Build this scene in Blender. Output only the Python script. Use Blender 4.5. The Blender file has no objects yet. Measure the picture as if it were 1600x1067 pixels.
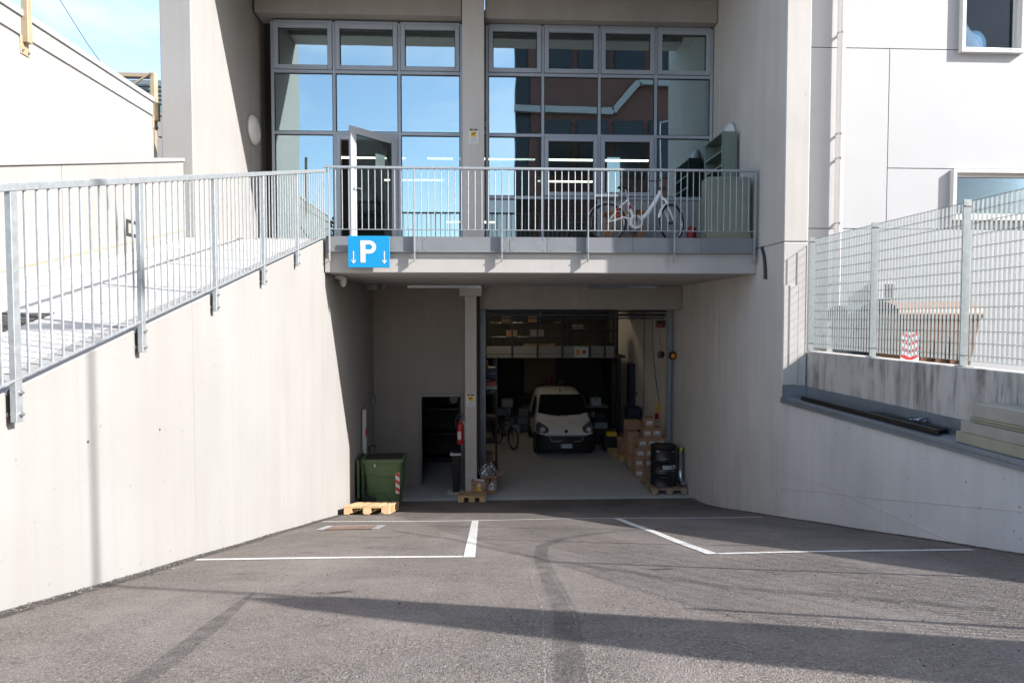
import bpy, bmesh, math, random
from mathutils import Vector, Matrix, Euler
random.seed(7)
R = math.radians
SC = bpy.context.scene
COL = SC.collection

# ------------------------------------------------------------------ camera
EYE = Vector((0, 0, 3.95))
YAW, PITCH = R(2.403), R(2.09)
cam_d = bpy.data.cameras.new('camera')
cam_d.sensor_width = 36.0
cam_d.lens = 36.0 * 1000 / 1600
cam_d.clip_start, cam_d.clip_end = 0.05, 2000
cam = bpy.data.objects.new('camera', cam_d)
COL.objects.link(cam)
cam.location = EYE
FWD = Vector((math.sin(YAW) * math.cos(PITCH), math.cos(YAW) * math.cos(PITCH), -math.sin(PITCH)))
cam.rotation_euler = FWD.to_track_quat('-Z', 'Y').to_euler()
SC.camera = cam

# ------------------------------------------------------------------ light
SUN = Vector((1.0, -0.385, 0.70)).normalized()
SKY_STRENGTH = 0.15
SUN_STRENGTH = 4.3
EXPOSURE = 1.38
w = bpy.data.worlds.new('World')
SC.world = w
w.use_nodes = True
wn, wl = w.node_tree.nodes, w.node_tree.links
sky = wn.new('ShaderNodeTexSky')
sky.sky_type = 'NISHITA'
sky.sun_disc = False
sky.sun_elevation = math.asin(SUN.z)
sky.sun_rotation = math.atan2(SUN.x, SUN.y)
sky.altitude = 100
sky.air_density = 1.0
sky.dust_density = 1.2
sky.ozone_density = .7
tc = wn.new('ShaderNodeTexCoord')
mp = wn.new('ShaderNodeMapping'); mp.inputs['Scale'].default_value = (1, 1, 3.2)
wl.new(tc.outputs['Generated'], mp.inputs['Vector'])
cn = wn.new('ShaderNodeTexNoise'); cn.inputs['Scale'].default_value = 3.2; cn.inputs['Detail'].default_value = 7; cn.inputs['Roughness'].default_value = .58; cn.inputs['Distortion'].default_value = .6
wl.new(mp.outputs[0], cn.inputs['Vector'])
cr = wn.new('ShaderNodeMapRange')
for i_, v_ in enumerate((.42, .76, 0.06, .60)): cr.inputs[i_ + 1].default_value = v_
wl.new(cn.outputs['Fac'], cr.inputs[0])
cm = wn.new('ShaderNodeMix'); cm.data_type = 'RGBA'
wl.new(cr.outputs[0], cm.inputs[0]); wl.new(sky.outputs['Color'], cm.inputs[6]); cm.inputs[7].default_value = (3.9, 4.2, 4.5, 1)
wl.new(cm.outputs[2], wn['Background'].inputs['Color'])
wn['Background'].inputs['Strength'].default_value = SKY_STRENGTH
sun_d = bpy.data.lights.new('sun', 'SUN')
sun_d.energy = SUN_STRENGTH
sun_d.angle = R(0.53)
sun_d.color = (1.0, 0.96, 0.915)
sun = bpy.data.objects.new('sun', sun_d)
COL.objects.link(sun)
sun.location = (30, -10, 40)
sun.rotation_euler = SUN.to_track_quat('Z', 'Y').to_euler()
SC.view_settings.view_transform = 'Standard'
SC.view_settings.look = 'None'
SC.view_settings.exposure = EXPOSURE
SC.view_settings.gamma = 1.0
SC.view_settings.use_curve_mapping = False
SC.cycles.max_bounces = 10
SC.cycles.diffuse_bounces = 5
SC.cycles.transparent_max_bounces = 16
SC.cycles.caustics_reflective = False
SC.cycles.caustics_refractive = False
SC.cycles.use_denoising = True

# ------------------------------------------------------------------ materials
class NB:
    """small node builder"""
    def __init__(s, name):
        s.m = bpy.data.materials.new(name)
        s.m.use_nodes = True
        s.n, s.l = s.m.node_tree.nodes, s.m.node_tree.links
        s.b = s.n['Principled BSDF']
        s.out = s.n['Material Output']
        g = s.n.new('ShaderNodeNewGeometry')
        s.pos = g.outputs['Position']
        s.rnd = s.n.new('ShaderNodeObjectInfo').outputs['Random']
    def put(s, sock, v):
        if isinstance(v, bpy.types.NodeSocket): s.l.new(v, sock)
        elif isinstance(v, tuple) and len(v) == 3 and sock.type == 'RGBA': sock.default_value = (*v, 1)
        else: sock.default_value = v
    def scale(s, v, sc):
        n = s.n.new('ShaderNodeVectorMath'); n.operation = 'MULTIPLY'
        s.put(n.inputs[0], v); n.inputs[1].default_value = sc
        return n.outputs[0]
    def noise(s, scale, detail=3, rough=.55, vec=None, dist=0):
        n = s.n.new('ShaderNodeTexNoise')
        s.l.new(vec or s.pos, n.inputs['Vector'])
        n.inputs['Scale'].default_value = scale; n.inputs['Detail'].default_value = detail
        n.inputs['Roughness'].default_value = rough; n.inputs['Distortion'].default_value = dist
        return n.outputs['Fac']
    def voro(s, scale, out='Distance', feature='F1', vec=None):
        n = s.n.new('ShaderNodeTexVoronoi'); n.feature = feature
        s.l.new(vec or s.pos, n.inputs['Vector']); n.inputs['Scale'].default_value = scale
        return n.outputs[out]
    def ramp(s, f, a, b, lo=0., hi=1.):
        n = s.n.new('ShaderNodeMapRange'); n.clamp = True
        s.put(n.inputs[0], f)
        for i, v in enumerate((a, b, lo, hi)): n.inputs[i + 1].default_value = v
        return n.outputs[0]
    def math(s, op, a, b=0.):
        n = s.n.new('ShaderNodeMath'); n.operation = op
        s.put(n.inputs[0], a); s.put(n.inputs[1], b)
        return n.outputs[0]
    def mix(s, f, a, b, mode='MIX'):
        n = s.n.new('ShaderNodeMix'); n.data_type = 'RGBA'; n.blend_type = mode
        s.put(n.inputs[0], f); s.put(n.inputs[6], a); s.put(n.inputs[7], b)
        return n.outputs[2]
    def bump(s, h, strength=.3, dist=.01):
        n = s.n.new('ShaderNodeBump'); n.inputs['Strength'].default_value = strength
        n.inputs['Distance'].default_value = dist; s.l.new(h, n.inputs['Height'])
        s.l.new(n.outputs[0], s.b.inputs['Normal'])
    def set(s, **k):
        for a, v in k.items(): s.put(s.b.inputs[a.replace('_', ' ')], v)
        return s

def shade(c, k): return tuple(min(1, x * k) for x in c)

def simple(name, col, rough=.5, metal=0., var=.12, scale=3., bump=.08, bscale=90, dist=.002, dirt=.0, spec=.5, obj_var=.06, rvar=.08):
    b = NB(name)
    col = tuple(x * .8 for x in col)
    n1 = b.noise(scale, 4)
    c = b.mix(b.ramp(n1, .3, .7), shade(col, 1 - var), shade(col, 1 + var))
    c = b.mix(b.math('MULTIPLY', b.rnd, obj_var * 4), c, shade(col, .75))
    if dirt:
        d = b.ramp(b.noise(1.7, 6, .7), .5, .75, 0, dirt)
        c = b.mix(d, c, (.12, .10, .08))
    n2 = b.noise(bscale, 3)
    b.set(Base_Color=c, Metallic=metal, Roughness=b.ramp(b.noise(scale * 4, 3), .3, .7, max(.03, rough - rvar), min(1, rough + rvar)), Specular_IOR_Level=spec)
    if bump: b.bump(n2, bump, dist)
    return b.m

def concrete(name, base, streak=.12, blotch=.12, pores=.5, stains=0., warm=(1, .965, .92), lines=0.):
    b = NB(name)
    v = b.scale(b.pos, (1.8, 1.8, .14))
    st = b.noise(2.2, 5, .6, v)
    st2 = b.noise(9, 3, .6, b.scale(b.pos, (1.8, 1.8, .05)))
    bl = b.noise(.55, 5, .6)
    fine = b.noise(40, 4, .7)
    lo, hi = shade(base, 1 - blotch), shade(base, 1 + blotch)
    c = b.mix(b.ramp(bl, .3, .72), lo, hi)
    c = b.mix(b.ramp(st, .42, .75, 0, streak * 3.2), c, tuple(x * y * .74 for x, y in zip(base, warm)))
    c = b.mix(b.ramp(st2, .5, .8, 0, streak * 2.2), c, shade(base, 1.14))
    c = b.mix(b.ramp(fine, .35, .7, 0, .22), c, shade(base, .8))
    c = b.mix(b.math('MULTIPLY', b.rnd, .35), c, tuple(x * y * .93 for x, y in zip(base, warm)))
    pd = b.voro(7.5)
    pn = b.noise(3.5, 2)
    pm = b.math('MULTIPLY', b.ramp(pd, .05, .11, 1, 0), b.ramp(pn, .44, .56))
    pd2 = b.voro(26)
    pm2 = b.math('MULTIPLY', b.ramp(pd2, .07, .13, 1, 0), b.ramp(b.noise(6, 2), .47, .58))
    pm = b.math('MAXIMUM', pm, pm2)
    c = b.mix(b.math('MULTIPLY', pm, pores), c, shade(base, .35))
    if stains:
        s1 = b.noise(5.5, 5, .65, b.scale(b.pos, (1.2, 1.2, .13)))
        s2 = b.noise(1.3, 4, .6)
        s3 = b.noise(24, 3, .7, b.scale(b.pos, (1.2, 1.2, .1)))
        sm = b.math('MULTIPLY', b.ramp(s1, .42, .64), b.ramp(s2, .36, .6))
        sm = b.math('MAXIMUM', sm, b.math('MULTIPLY', b.ramp(s3, .58, .72), .85))
        c = b.mix(b.math('MULTIPLY', sm, stains), c, (.055, .05, .045))
    if lines:
        wv = b.noise(16, 2, .5, b.scale(b.pos, (1, 1, .01)))
        c = b.mix(b.ramp(wv, .62, .7, 0, lines), c, shade(base, .7))
    b.set(Base_Color=c, Roughness=.82, Specular_IOR_Level=.3)
    h = b.math('SUBTRACT', b.math('MULTIPLY', fine, .35), b.math('MULTIPLY', pm, pores * 1.4))
    b.bump(h, .35, .006)
    return b.m

def asphalt(name, lo, hi, k=1.0):
    b = NB(name)
    vc = b.voro(125, 'Color')
    sp = b.n.new('ShaderNodeSeparateColor'); b.l.new(vc, sp.inputs[0])
    vd = b.voro(125)
    vd2 = b.voro(38)
    big = b.noise(.5, 6, .62)
    mid = b.noise(4, 5, .65)
    c = b.mix(b.ramp(sp.outputs[0], .05, .95), lo, hi)
    c = b.mix(b.ramp(vd, .35, .75, 0, .55), c, shade(lo, .55))
    pit = b.math('MULTIPLY', b.ramp(b.noise(58, 4, .65), .50, .63), b.ramp(b.noise(3.2, 5, .7), .34, .62))
    c = b.mix(b.math('MULTIPLY', pit, .9), c, shade(lo, .30))
    sk = b.math('MULTIPLY', b.ramp(b.voro(72), .12, .26, 1, 0), b.ramp(b.noise(5, 3), .45, .6))
    c = b.mix(b.math('MULTIPLY', sk, .8), c, shade(lo, .25))
    c = b.mix(b.ramp(big, .35, .7, 0, .45), c, tuple(x * y for x, y in zip(hi, (1.05, 1.0, .94))))
    c = b.mix(b.ramp(mid, .48, .72, 0, .5), c, shade(lo, .85))
    c = b.mix(b.ramp(sp.outputs[1], .972, .99, 0, .55), c, (.40, .39, .37))
    tr = b.noise(1.1, 3, .5, b.scale(b.pos, (1, .35, 1)))
    c = b.mix(b.ramp(tr, .46, .70, 0, .45), c, shade(hi, 1.15))
    b.set(Base_Color=c, Roughness=.86, Specular_IOR_Level=.35)
    h = b.math('ADD', b.math('MULTIPLY', vd, -.9), b.math('MULTIPLY', pit, -2.0))
    h = b.math('ADD', h, b.math('MULTIPLY', b.noise(22, 4, .6), .8))
    b.bump(h, .7 * k, .009)
    return b.m

def paint_line(name):
    b = NB(name)
    wear = b.ramp(b.noise(38, 5, .7), .50, .66, 0, .75)
    c = b.mix(wear, (.60, .59, .57), (.14, .13, .125))
    c = b.mix(b.ramp(b.noise(3, 3), .4, .7, 0, .25), c, (.5, .48, .45))
    b.set(Base_Color=c, Roughness=.7)
    b.bump(b.voro(95), .4, .005)
    return b.m

def alpha_mark(name, col, amt, sc=6., lo=.35, hi=.65):
    b = NB(name)
    a = b.math('MULTIPLY', b.ramp(b.noise(sc, 5, .7), lo, hi), amt)
    b.set(Base_Color=col, Roughness=.85, Alpha=a)
    return b.m

def glass(name, refl=.42, tint=(.62, .74, .74), gcol=(.86, .95, 1.0), rough=0.0):
    b = NB(name)
    b.n.remove(b.b)
    tr = b.n.new('ShaderNodeBsdfTransparent'); tr.inputs[0].default_value = (*tint, 1)
    gl = b.n.new('ShaderNodeBsdfGlossy'); gl.inputs['Color'].default_value = (*gcol, 1); gl.inputs['Roughness'].default_value = rough
    bp = b.n.new('ShaderNodeBump'); bp.inputs['Strength'].default_value = .035; bp.inputs['Distance'].default_value = .05
    b.l.new(b.noise(.9, 1), bp.inputs['Height']); b.l.new(bp.outputs[0], gl.inputs['Normal'])
    fr = b.n.new('ShaderNodeFresnel'); fr.inputs[0].default_value = 1.5
    f = b.ramp(fr.outputs[0], .04, 1, refl, 1)
    mx = b.n.new('ShaderNodeMixShader')
    b.l.new(f, mx.inputs[0]); b.l.new(tr.outputs[0], mx.inputs[1]); b.l.new(gl.outputs[0], mx.inputs[2])
    b.l.new(mx.outputs[0], b.out.inputs[0])
    return b.m

def emit(name, col, st):
    b = NB(name)
    b.set(Base_Color=col, Emission_Color=col, Emission_Strength=st)
    return b.m

def wood(name, col):
    b = NB(name)
    v = b.scale(b.pos, (1, 1, 1))
    g = b.noise(14, 5, .7, b.scale(b.pos, (3, .6, 3)), 1.2)
    c = b.mix(b.ramp(g, .3, .7), shade(col, .72), shade(col, 1.15))
    c = b.mix(b.math('MULTIPLY', b.rnd, .7), c, shade(col, .7))
    c = b.mix(b.ramp(b.noise(5, 4), .58, .72, 0, .6), c, shade(col, .42))
    b.set(Base_Color=c, Roughness=.75)
    b.bump(g, .3, .004)
    return b.m

M = {}
M['conc_sun'] = concrete('sun_dimmed_concrete', (.284, .279, .274), .11, .09, .4, lines=.12)  # concrete base darkened because these walls stand in full sun
M['conc_bld'] = concrete('shade_lifted_concrete', (.53, .51, .487), .16, .13, .5)  # same concrete as the sunny walls, base lightened to brighten its shade
M['conc_slab'] = concrete('balcony_concrete', (.43, .415, .40), .10, .09, .25)
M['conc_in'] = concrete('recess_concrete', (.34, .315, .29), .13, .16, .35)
M['conc_low'] = concrete('low_wall_concrete', (.53, .525, .525), .12, .17, 1.0)
M['conc_stain'] = concrete('weathered_concrete', (.50, .485, .465), .15, .14, .6, stains=.85)
M['conc_white'] = concrete('white_concrete', (.30, .298, .294), .07, .06, .15)
M['conc_walk'] = concrete('brushed_concrete', (.50, .485, .465), .05, .07, .3)
M['floor'] = concrete('garage_floor_concrete', (.43, .432, .435), .04, .14, .2)
M['threshold'] = concrete('threshold_concrete', (.47, .51, .53), .04, .10, .3)
M['asphalt'] = asphalt('asphalt', (.110, .096, .088), (.228, .203, .186))
M['asphalt_dark'] = asphalt('dark_asphalt', (.05, .048, .046), (.11, .10, .095))
M['line'] = paint_line('road_paint')
M['tyre_mark'] = alpha_mark('tyre_rubber_mark', (.06, .058, .057), .34, 9, .26, .60)
M['stain'] = alpha_mark('oil_stain', (.03, .028, .025), .75, 12, .42, .6)
M['edge'] = alpha_mark('dark_edge_grit', (.045, .040, .037), .7, 16, .36, .60)
M['scratch'] = alpha_mark('pale_scratch', (.40, .38, .36), .4, 26, .48, .62)
M['galv'] = simple('galvanised_steel', (.47, .505, .53), .48, .55, .14, 22, .05, 120, .001)
M['rod'] = simple('dull_fence_rod', (.27, .29, .295), .5, .4, .1, 20, 0)
M['galv_fence'] = simple('galvanised_fence_steel', (.36, .40, .41), .5, .35, .10, 20, .04, 120, .001)  # fence steel, a duller grey than the railings
M['bolt'] = simple('bolt_steel', (.5, .5, .5), .35, .8)
M['plate_grey'] = simple('grey_sheet_metal', (.27, .285, .305), .5, .2, .07, 4, .03, 60, .001)
M['coping'] = simple('zinc_coping', (.30, .34, .385), .42, .45, .12, 5, .04, 40, .001)
M['coping_pale'] = simple('pale_coping', (.42, .42, .42), .5, .2, .08, 5, .03)
M['frame'] = simple('grey_window_frame', (.43, .47, .53), .4, .15, .04, 6, .02, 80, .001)
M['frame_dk'] = simple('dark_gasket', (.02, .02, .022), .6)
M['white_clad'] = simple('white_cladding', (.50, .51, .525), .55, 0, .025, 1.4, .03, 70, .001, obj_var=.015)
M['white_frame'] = simple('white_window_frame', (.8, .8, .8), .35, 0, .02, 5, .01)
M['joint'] = simple('shadow_gap', (.30, .30, .31), .8)
M['white_pl'] = simple('white_plastic', (.74, .74, .73), .35, 0, .03, 9, .01)
M['grey_pl'] = simple('grey_plastic', (.34, .34, .34), .5, 0, .05, 9, .02)
M['black_pl'] = simple('black_plastic', (.018, .018, .02), .42, 0, .15, 9, .03)
M['black_gloss'] = simple('black_paint', (.010, .010, .012), .42, 0, .1, 5, .02)
M['rubber'] = simple('rubber', (.02, .02, .02), .75, 0, .2, 30, .1)
M['green_bin'] = simple('green_bin_plastic', (.095, .175, .08), .5, 0, .16, 3, .05, 70, .002, dirt=.25)
M['green_bin_dk'] = simple('dark_green_plastic', (.035, .075, .035), .55, 0, .1, 5, .03)
M['cab_green'] = simple('grey_green_metal', (.19, .245, .215), .45, .1, .07, 4, .03, 50, .001)
M['cab_beige'] = simple('beige_green_metal', (.29, .33, .27), .45, .05, .06, 4, .03, 50, .001)
M['blue_sign'] = simple('blue_sign_face', (.0, .31, .66), .42, 0, .02, 4, .0)
M['white_print'] = simple('white_print', (.8, .8, .8), .5, 0, .02, 6, 0)
M['yellow_print'] = simple('yellow_print', (.85, .56, .03), .5, 0, .02, 6, 0)
M['black_print'] = simple('black_print', (.03, .03, .03), .5, 0, .02, 6, 0)
M['grey_print'] = simple('grey_print', (.42, .45, .5), .5, 0, .02, 6, 0)
M['red_print'] = simple('red_print', (.62, .03, .04), .45, 0, .05, 6, 0)
M['blue_print'] = simple('blue_print', (.02, .13, .5), .45, 0, .05, 6, 0)
M['red'] = simple('red_enamel', (.5, .02, .022), .32, 0, .08, 6, .01)
M['dark_red'] = simple('dark_red_enamel', (.30, .012, .02), .4, 0, .08, 6, .01)
M['navy'] = simple('dark_navy_metal', (.010, .018, .055), .5, 0, .1, 5, .03)
M['amber'] = simple('amber_lens', (.75, .30, .015), .15, 0, .05, 6, 0)
M['pine'] = wood('pine_wood', (.62, .42, .23))
M['pine_old'] = wood('weathered_pine', (.36, .27, .18))
M['table_wood'] = wood('orange_wood', (.45, .17, .05))
M['card'] = simple('brown_cardboard', (.45, .27, .17), .8, 0, .09, 7, .05, 60, .001, obj_var=.1)
M['card_in'] = simple('pale_cardboard', (.42, .28, .19), .8, 0, .09, 7, .05, 60)
M['label'] = simple('paper_label', (.72, .76, .78), .6, 0, .03, 9, 0)
M['paper'] = simple('green_paper', (.45, .66, .60), .7, 0, .03, 9, 0)
M['film'] = glass('clear_plastic_film', .22, (.78, .82, .85), (.9, .95, 1), .18)
M['insul'] = simple('insulation_board', (.37, .365, .275), .8, 0, .10, 5, .25, 70, .004, obj_var=.12)
M['insul_pink'] = simple('grey_insulation_board', (.40, .38, .33), .8, 0, .09, 5, .25, 70, .004)
M['steel_rust'] = simple('dark_rusty_steel', (.045, .042, .042), .5, .4, .3, 9, .2, 60, .003)
M['steel_dk'] = simple('dark_steel', (.03, .035, .042), .4, .4, .2, 9, .05)
M['van'] = simple('white_van_paint', (.92, .91, .88), .28, 0, .015, 1, 0, rvar=.01)
M['lamp_housing'] = simple('grey_lamp_housing', (.13, .135, .14), .15, .3, .05, 9, 0, rvar=.02)
M['chrome'] = simple('satin_chrome', (.6, .62, .64), .22, .9, .03, 9, 0)
M['van_glass'] = simple('dark_windscreen', (.012, .014, .015), .05, 0, .05, 4, 0)
M['lamp_glass'] = glass('headlamp_lens', .35, (.5, .52, .54))
M['reflector'] = simple('headlamp_reflector', (.7, .72, .75), .12, .9, .03, 9, 0)
M['glass'] = glass('window_glass', .50, (.52, .60, .61), (.72, .91, .96))
M['glass_door'] = glass('door_glass', .14, (.60, .68, .66))
M['glass_dk'] = glass('dark_window_glass', .03, (.72, .76, .78))
M['blind'] = simple('grey_blind', (.16, .155, .165), .7, 0, .06, 5, 0)
M['roller_green'] = simple('green_roller_shutter', (.17, .34, .30), .5, 0, .05, 4, 0)
M['brown_bin'] = simple('brown_bin_plastic', (.17, .085, .05), .55, 0, .12, 4, .05)
M['brown_lid'] = simple('tan_bin_lid', (.36, .23, .17), .5, 0, .1, 4, .05)
M['tan_steel'] = simple('tan_painted_steel', (.46, .36, .24), .5, .1, .1, 6, .05)
M['corr'] = simple('corrugated_blue_sheet', (.30, .38, .42), .4, .3, .08, 4, 0)
M['int_wall'] = simple('pale_interior_wall', (.80, .77, .73), .8, 0, .06, 1.5, .03)
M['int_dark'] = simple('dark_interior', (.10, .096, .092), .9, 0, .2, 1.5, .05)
M['int_warm'] = simple('brown_interior_wall', (.45, .33, .22), .9, 0, .1, 1.5, .05)
M['int_off'] = simple('office_wall', (.14, .14, .145), .8, 0, .06, 1.5, .02)
M['mezz'] = simple('grey_mezzanine_panel', (.34, .34, .335), .6, .1, .06, 3, .02)
M['office_lamp'] = emit('office_strip_light', (1.0, .88, .72), 3.2)
M['garage_lamp'] = emit('garage_strip_light', (1.0, .82, .56), 13.0)
M['bike_white'] = simple('white_bike_paint', (.98, .98, .98), .3, 0, .02, 6, 0)
M['brick'] = simple('red_brick', (.16, .072, .058), .85, 0, .2, 8, .3, 20, .01)
M['leaf'] = simple('green_leaves', (.05, .085, .025), .6, 0, .5, 1.3, .1, 20)
M['bark'] = simple('brown_bark', (.09, .065, .045), .9, 0, .3, 6, .4, 20, .01)
M['blue_box'] = simple('navy_plastic', (.02, .04, .16), .5, 0, .1, 5, .03)
M['hose_clear'] = glass('clear_ribbed_hose', .3, (.62, .72, .78), (.9, .95, 1), .15)
M['lime'] = simple('lime_tag', (.55, .68, .03), .5, 0, .03, 9, 0)
M['grate'] = simple('rusty_cast_grate', (.24, .16, .12), .75, .1, .2, 9, .1)
M['hole'] = simple('dark_recess', (.035, .033, .03), .9)
M['stone'] = simple('grey_gravel', (.13, .12, .112), .85, 0, .35, 9, .2, 60, .003)

# ------------------------------------------------------------------ mesh helpers
def wloc(o):
    v = Vector((0, 0, 0))
    while o: v += o.location; o = o.parent
    return v

class MB:
    def __init__(s): s.v, s.f = [], []
    def add(s, vs, fs):
        k = len(s.v); s.v += [tuple(p) for p in vs]; s.f += [tuple(i + k for i in f) for f in fs]; return s
    def box(s, x0, x1, y0, y1, z0, z1):
        return s.add([(x, y, z) for z in (z0, z1) for y in (y0, y1) for x in (x0, x1)],
                     [(0, 2, 3, 1), (4, 5, 7, 6), (0, 1, 5, 4), (2, 6, 7, 3), (0, 4, 6, 2), (1, 3, 7, 5)])
    def cbox(s, c, sz, rot=None):
        m = rot or Matrix.Identity(3)
        vs = [Vector(c) + m @ Vector((x * sz[0] / 2, y * sz[1] / 2, z * sz[2] / 2)) for z in (-1, 1) for y in (-1, 1) for x in (-1, 1)]
        return s.add(vs, [(0, 2, 3, 1), (4, 5, 7, 6), (0, 1, 5, 4), (2, 6, 7, 3), (0, 4, 6, 2), (1, 3, 7, 5)])
    def bar(s, p, q, w, h, up=(0, 0, 1)):
        p, q = Vector(p), Vector(q); d = (q - p); L = d.length; d.normalize()
        u = Vector(up); a = d.cross(u)
        if a.length < 1e-4: a = d.cross(Vector((0, 1, 0)))
        a.normalize(); u = a.cross(d)
        m = Matrix((a, d, u)).transposed()
        return s.cbox((p + q) / 2, (w, L, h), m)
    def tube(s, pts, r, n=10, closed=False):
        pts = [Vector(p) for p in pts]; N = len(pts)
        rs = r if isinstance(r, (list, tuple)) else [r] * N
        rings, prev = [], None
        for i, p in enumerate(pts):
            a = pts[(i - 1) % N] if (i > 0 or closed) else p
            b = pts[(i + 1) % N] if (i < N - 1 or closed) else p
            t = (b - a).normalized()
            if prev is None:
                x = t.orthogonal().normalized()
            else:
                x = prev - t * prev.dot(t)
                x = x.normalized() if x.length > 1e-5 else t.orthogonal().normalized()
            prev = x; y = t.cross(x)
            rings.append([p + (x * math.cos(2 * math.pi * k / n) + y * math.sin(2 * math.pi * k / n)) * rs[i] for k in range(n)])
        vs = [p for rg in rings for p in rg]; fs = []
        for i in range(N if closed else N - 1):
            j = (i + 1) % N
            for k in range(n):
                l = (k + 1) % n
                fs.append((i * n + k, i * n + l, j * n + l, j * n + k))
        if not closed:
            fs.append(tuple(range(n - 1, -1, -1))); fs.append(tuple((N - 1) * n + k for k in range(n)))
        return s.add(vs, fs)
    def prism(s, poly, axis, a0, a1):
        def P(u, v, a): return {'x': (a, u, v), 'y': (u, a, v), 'z': (u, v, a)}[axis]
        n = len(poly)
        vs = [P(u, v, a0) for u, v in poly] + [P(u, v, a1) for u, v in poly]
        fs = [tuple(range(n)), tuple(range(2 * n - 1, n - 1, -1))] + [(i, (i + 1) % n, n + (i + 1) % n, n + i) for i in range(n)]
        return s.add(vs, fs)
    def lathe(s, prof, c=(0, 0, 0), n=24, axis='z'):
        vs, fs = [], []
        for r, h in prof:
            for k in range(n):
                a = 2 * math.pi * k / n; u, v = r * math.cos(a), r * math.sin(a)
                p = {'z': (u, v, h), 'y': (u, h, v), 'x': (h, u, v)}[axis]
                vs.append((c[0] + p[0], c[1] + p[1], c[2] + p[2]))
        m = len(prof)
        for i in range(m - 1):
            for k in range(n):
                l = (k + 1) % n
                fs.append((i * n + k, i * n + l, (i + 1) * n + l, (i + 1) * n + k))
        fs.append(tuple(range(n))); fs.append(tuple((m - 1) * n + k for k in range(n)))
        return s.add(vs, fs)
    def grid(s, fn, nu, nv):
        vs = [fn(i / nu, j / nv) for j in range(nv + 1) for i in range(nu + 1)]
        fs = [(j * (nu + 1) + i, j * (nu + 1) + i + 1, (j + 1) * (nu + 1) + i + 1, (j + 1) * (nu + 1) + i) for j in range(nv) for i in range(nu)]
        return s.add(vs, fs)
    def holed(s, x0, x1, z0, z1, holes, y0, y1, swap=False):
        """wall in the XZ plane (or YZ when swap) with rectangular openings"""
        xs = sorted({x0, x1, *[h[0] for h in holes], *[h[1] for h in holes]}); zs = sorted({z0, z1, *[h[2] for h in holes], *[h[3] for h in holes]})
        xs = [x for x in xs if x0 <= x <= x1]; zs = [z for z in zs if z0 <= z <= z1]
        for a, b in zip(xs, xs[1:]):
            for c, d in zip(zs, zs[1:]):
                mx, mz = (a + b) / 2, (c + d) / 2
                if any(h[0] < mx < h[1] and h[2] < mz < h[3] for h in holes): continue
                if swap: s.box(y0, y1, a, b, c, d)
                else: s.box(a, b, y0, y1, c, d)
        return s
    def build(s, name, mat, parent=None, smooth=False, bevel=0., local=False, seg=1):
        me = bpy.data.meshes.new(name)
        o = bpy.data.objects.new(name, me)
        COL.objects.link(o)
        vs = [Vector(p) for p in s.v]
        if parent is not None:
            o.parent = parent
            if not local:
                b = wloc(parent); vs = [p - b for p in vs]
        elif not local:
            lo = [min(p[i] for p in vs) for i in range(3)]; hi = [max(p[i] for p in vs) for i in range(3)]
            b = Vector(((lo[0] + hi[0]) / 2, (lo[1] + hi[1]) / 2, lo[2])); vs = [p - b for p in vs]; o.location = b
        me.from_pydata(vs, [], s.f)
        bm = bmesh.new(); bm.from_mesh(me); bmesh.ops.recalc_face_normals(bm, faces=bm.faces); bm.to_mesh(me); bm.free()
        if smooth:
            me.polygons.foreach_set('use_smooth', [True] * len(me.polygons))
            me.set_sharp_from_angle(angle=R(38))
        me.materials.append(mat if not isinstance(mat, str) else M[mat])
        if bevel:
            md = o.modifiers.new('bevel', 'BEVEL'); md.width = bevel; md.segments = seg; md.limit_method = 'ANGLE'; md.angle_limit = R(40)
        return o

def tag(o, label=None, cat=None, group=None, kind=None):
    for k, v in (('label', label), ('category', cat), ('group', group), ('kind', kind)):
        if v: o[k] = v
    return o
def empty(name, loc, label=None, cat=None, group=None, rz=0., rx=0.):
    o = bpy.data.objects.new(name, None); COL.objects.link(o)
    o.location = loc; o.rotation_euler = (rx, 0, rz); o.empty_display_size = .1
    return tag(o, label, cat, group)
def share(src, name, loc, parent, rot=None):
    """another object with the same mesh"""
    o = src.copy(); o.name = name; o.parent = parent; o.location = loc
    if rot: o.rotation_euler = rot
    COL.objects.link(o); return o
KIDS = {}
def dup(root, loc, rz=None, label=None, rx=None):
    def rec(o, par):
        c = o.copy(); COL.objects.link(c); c.parent = par
        for ch in list(o.children): rec(ch, c)
        return c
    r = rec(root, None); r.location = loc
    e = list(r.rotation_euler)
    if rz is not None: e[2] = rz
    if rx is not None: e[0] = rx
    r.rotation_euler = e
    if label: r['label'] = label
    return r
def text(name, s, size, mat, parent, loc, rot=(R(90), 0, 0), depth=.002, bold=0., bend=None, turn=0., xs=1.0, align='CENTER'):
    cu = bpy.data.curves.new(name, 'FONT'); cu.body = s; cu.size = size; cu.extrude = depth / 2; cu.offset = bold; cu.align_x = align; cu.align_y = 'CENTER'; cu.resolution_u = 3
    t = bpy.data.objects.new(name, cu); COL.objects.link(t)
    dg = bpy.context.evaluated_depsgraph_get(); me = bpy.data.meshes.new_from_object(t.evaluated_get(dg))
    bpy.data.objects.remove(t); bpy.data.curves.remove(cu)
    e = Euler(rot).to_matrix()
    for v in me.vertices:
        p = v.co.copy(); p.x *= xs
        if bend:
            a = p.x / bend + turn; p = Vector(((bend + p.z) * math.sin(a), p.y, (bend + p.z) * math.cos(a)))
        v.co = e @ p
    me.materials.clear(); me.materials.append(M[mat])
    o = bpy.data.objects.new(name, me); COL.objects.link(o); o.parent = parent; o.location = loc
    return o
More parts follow.
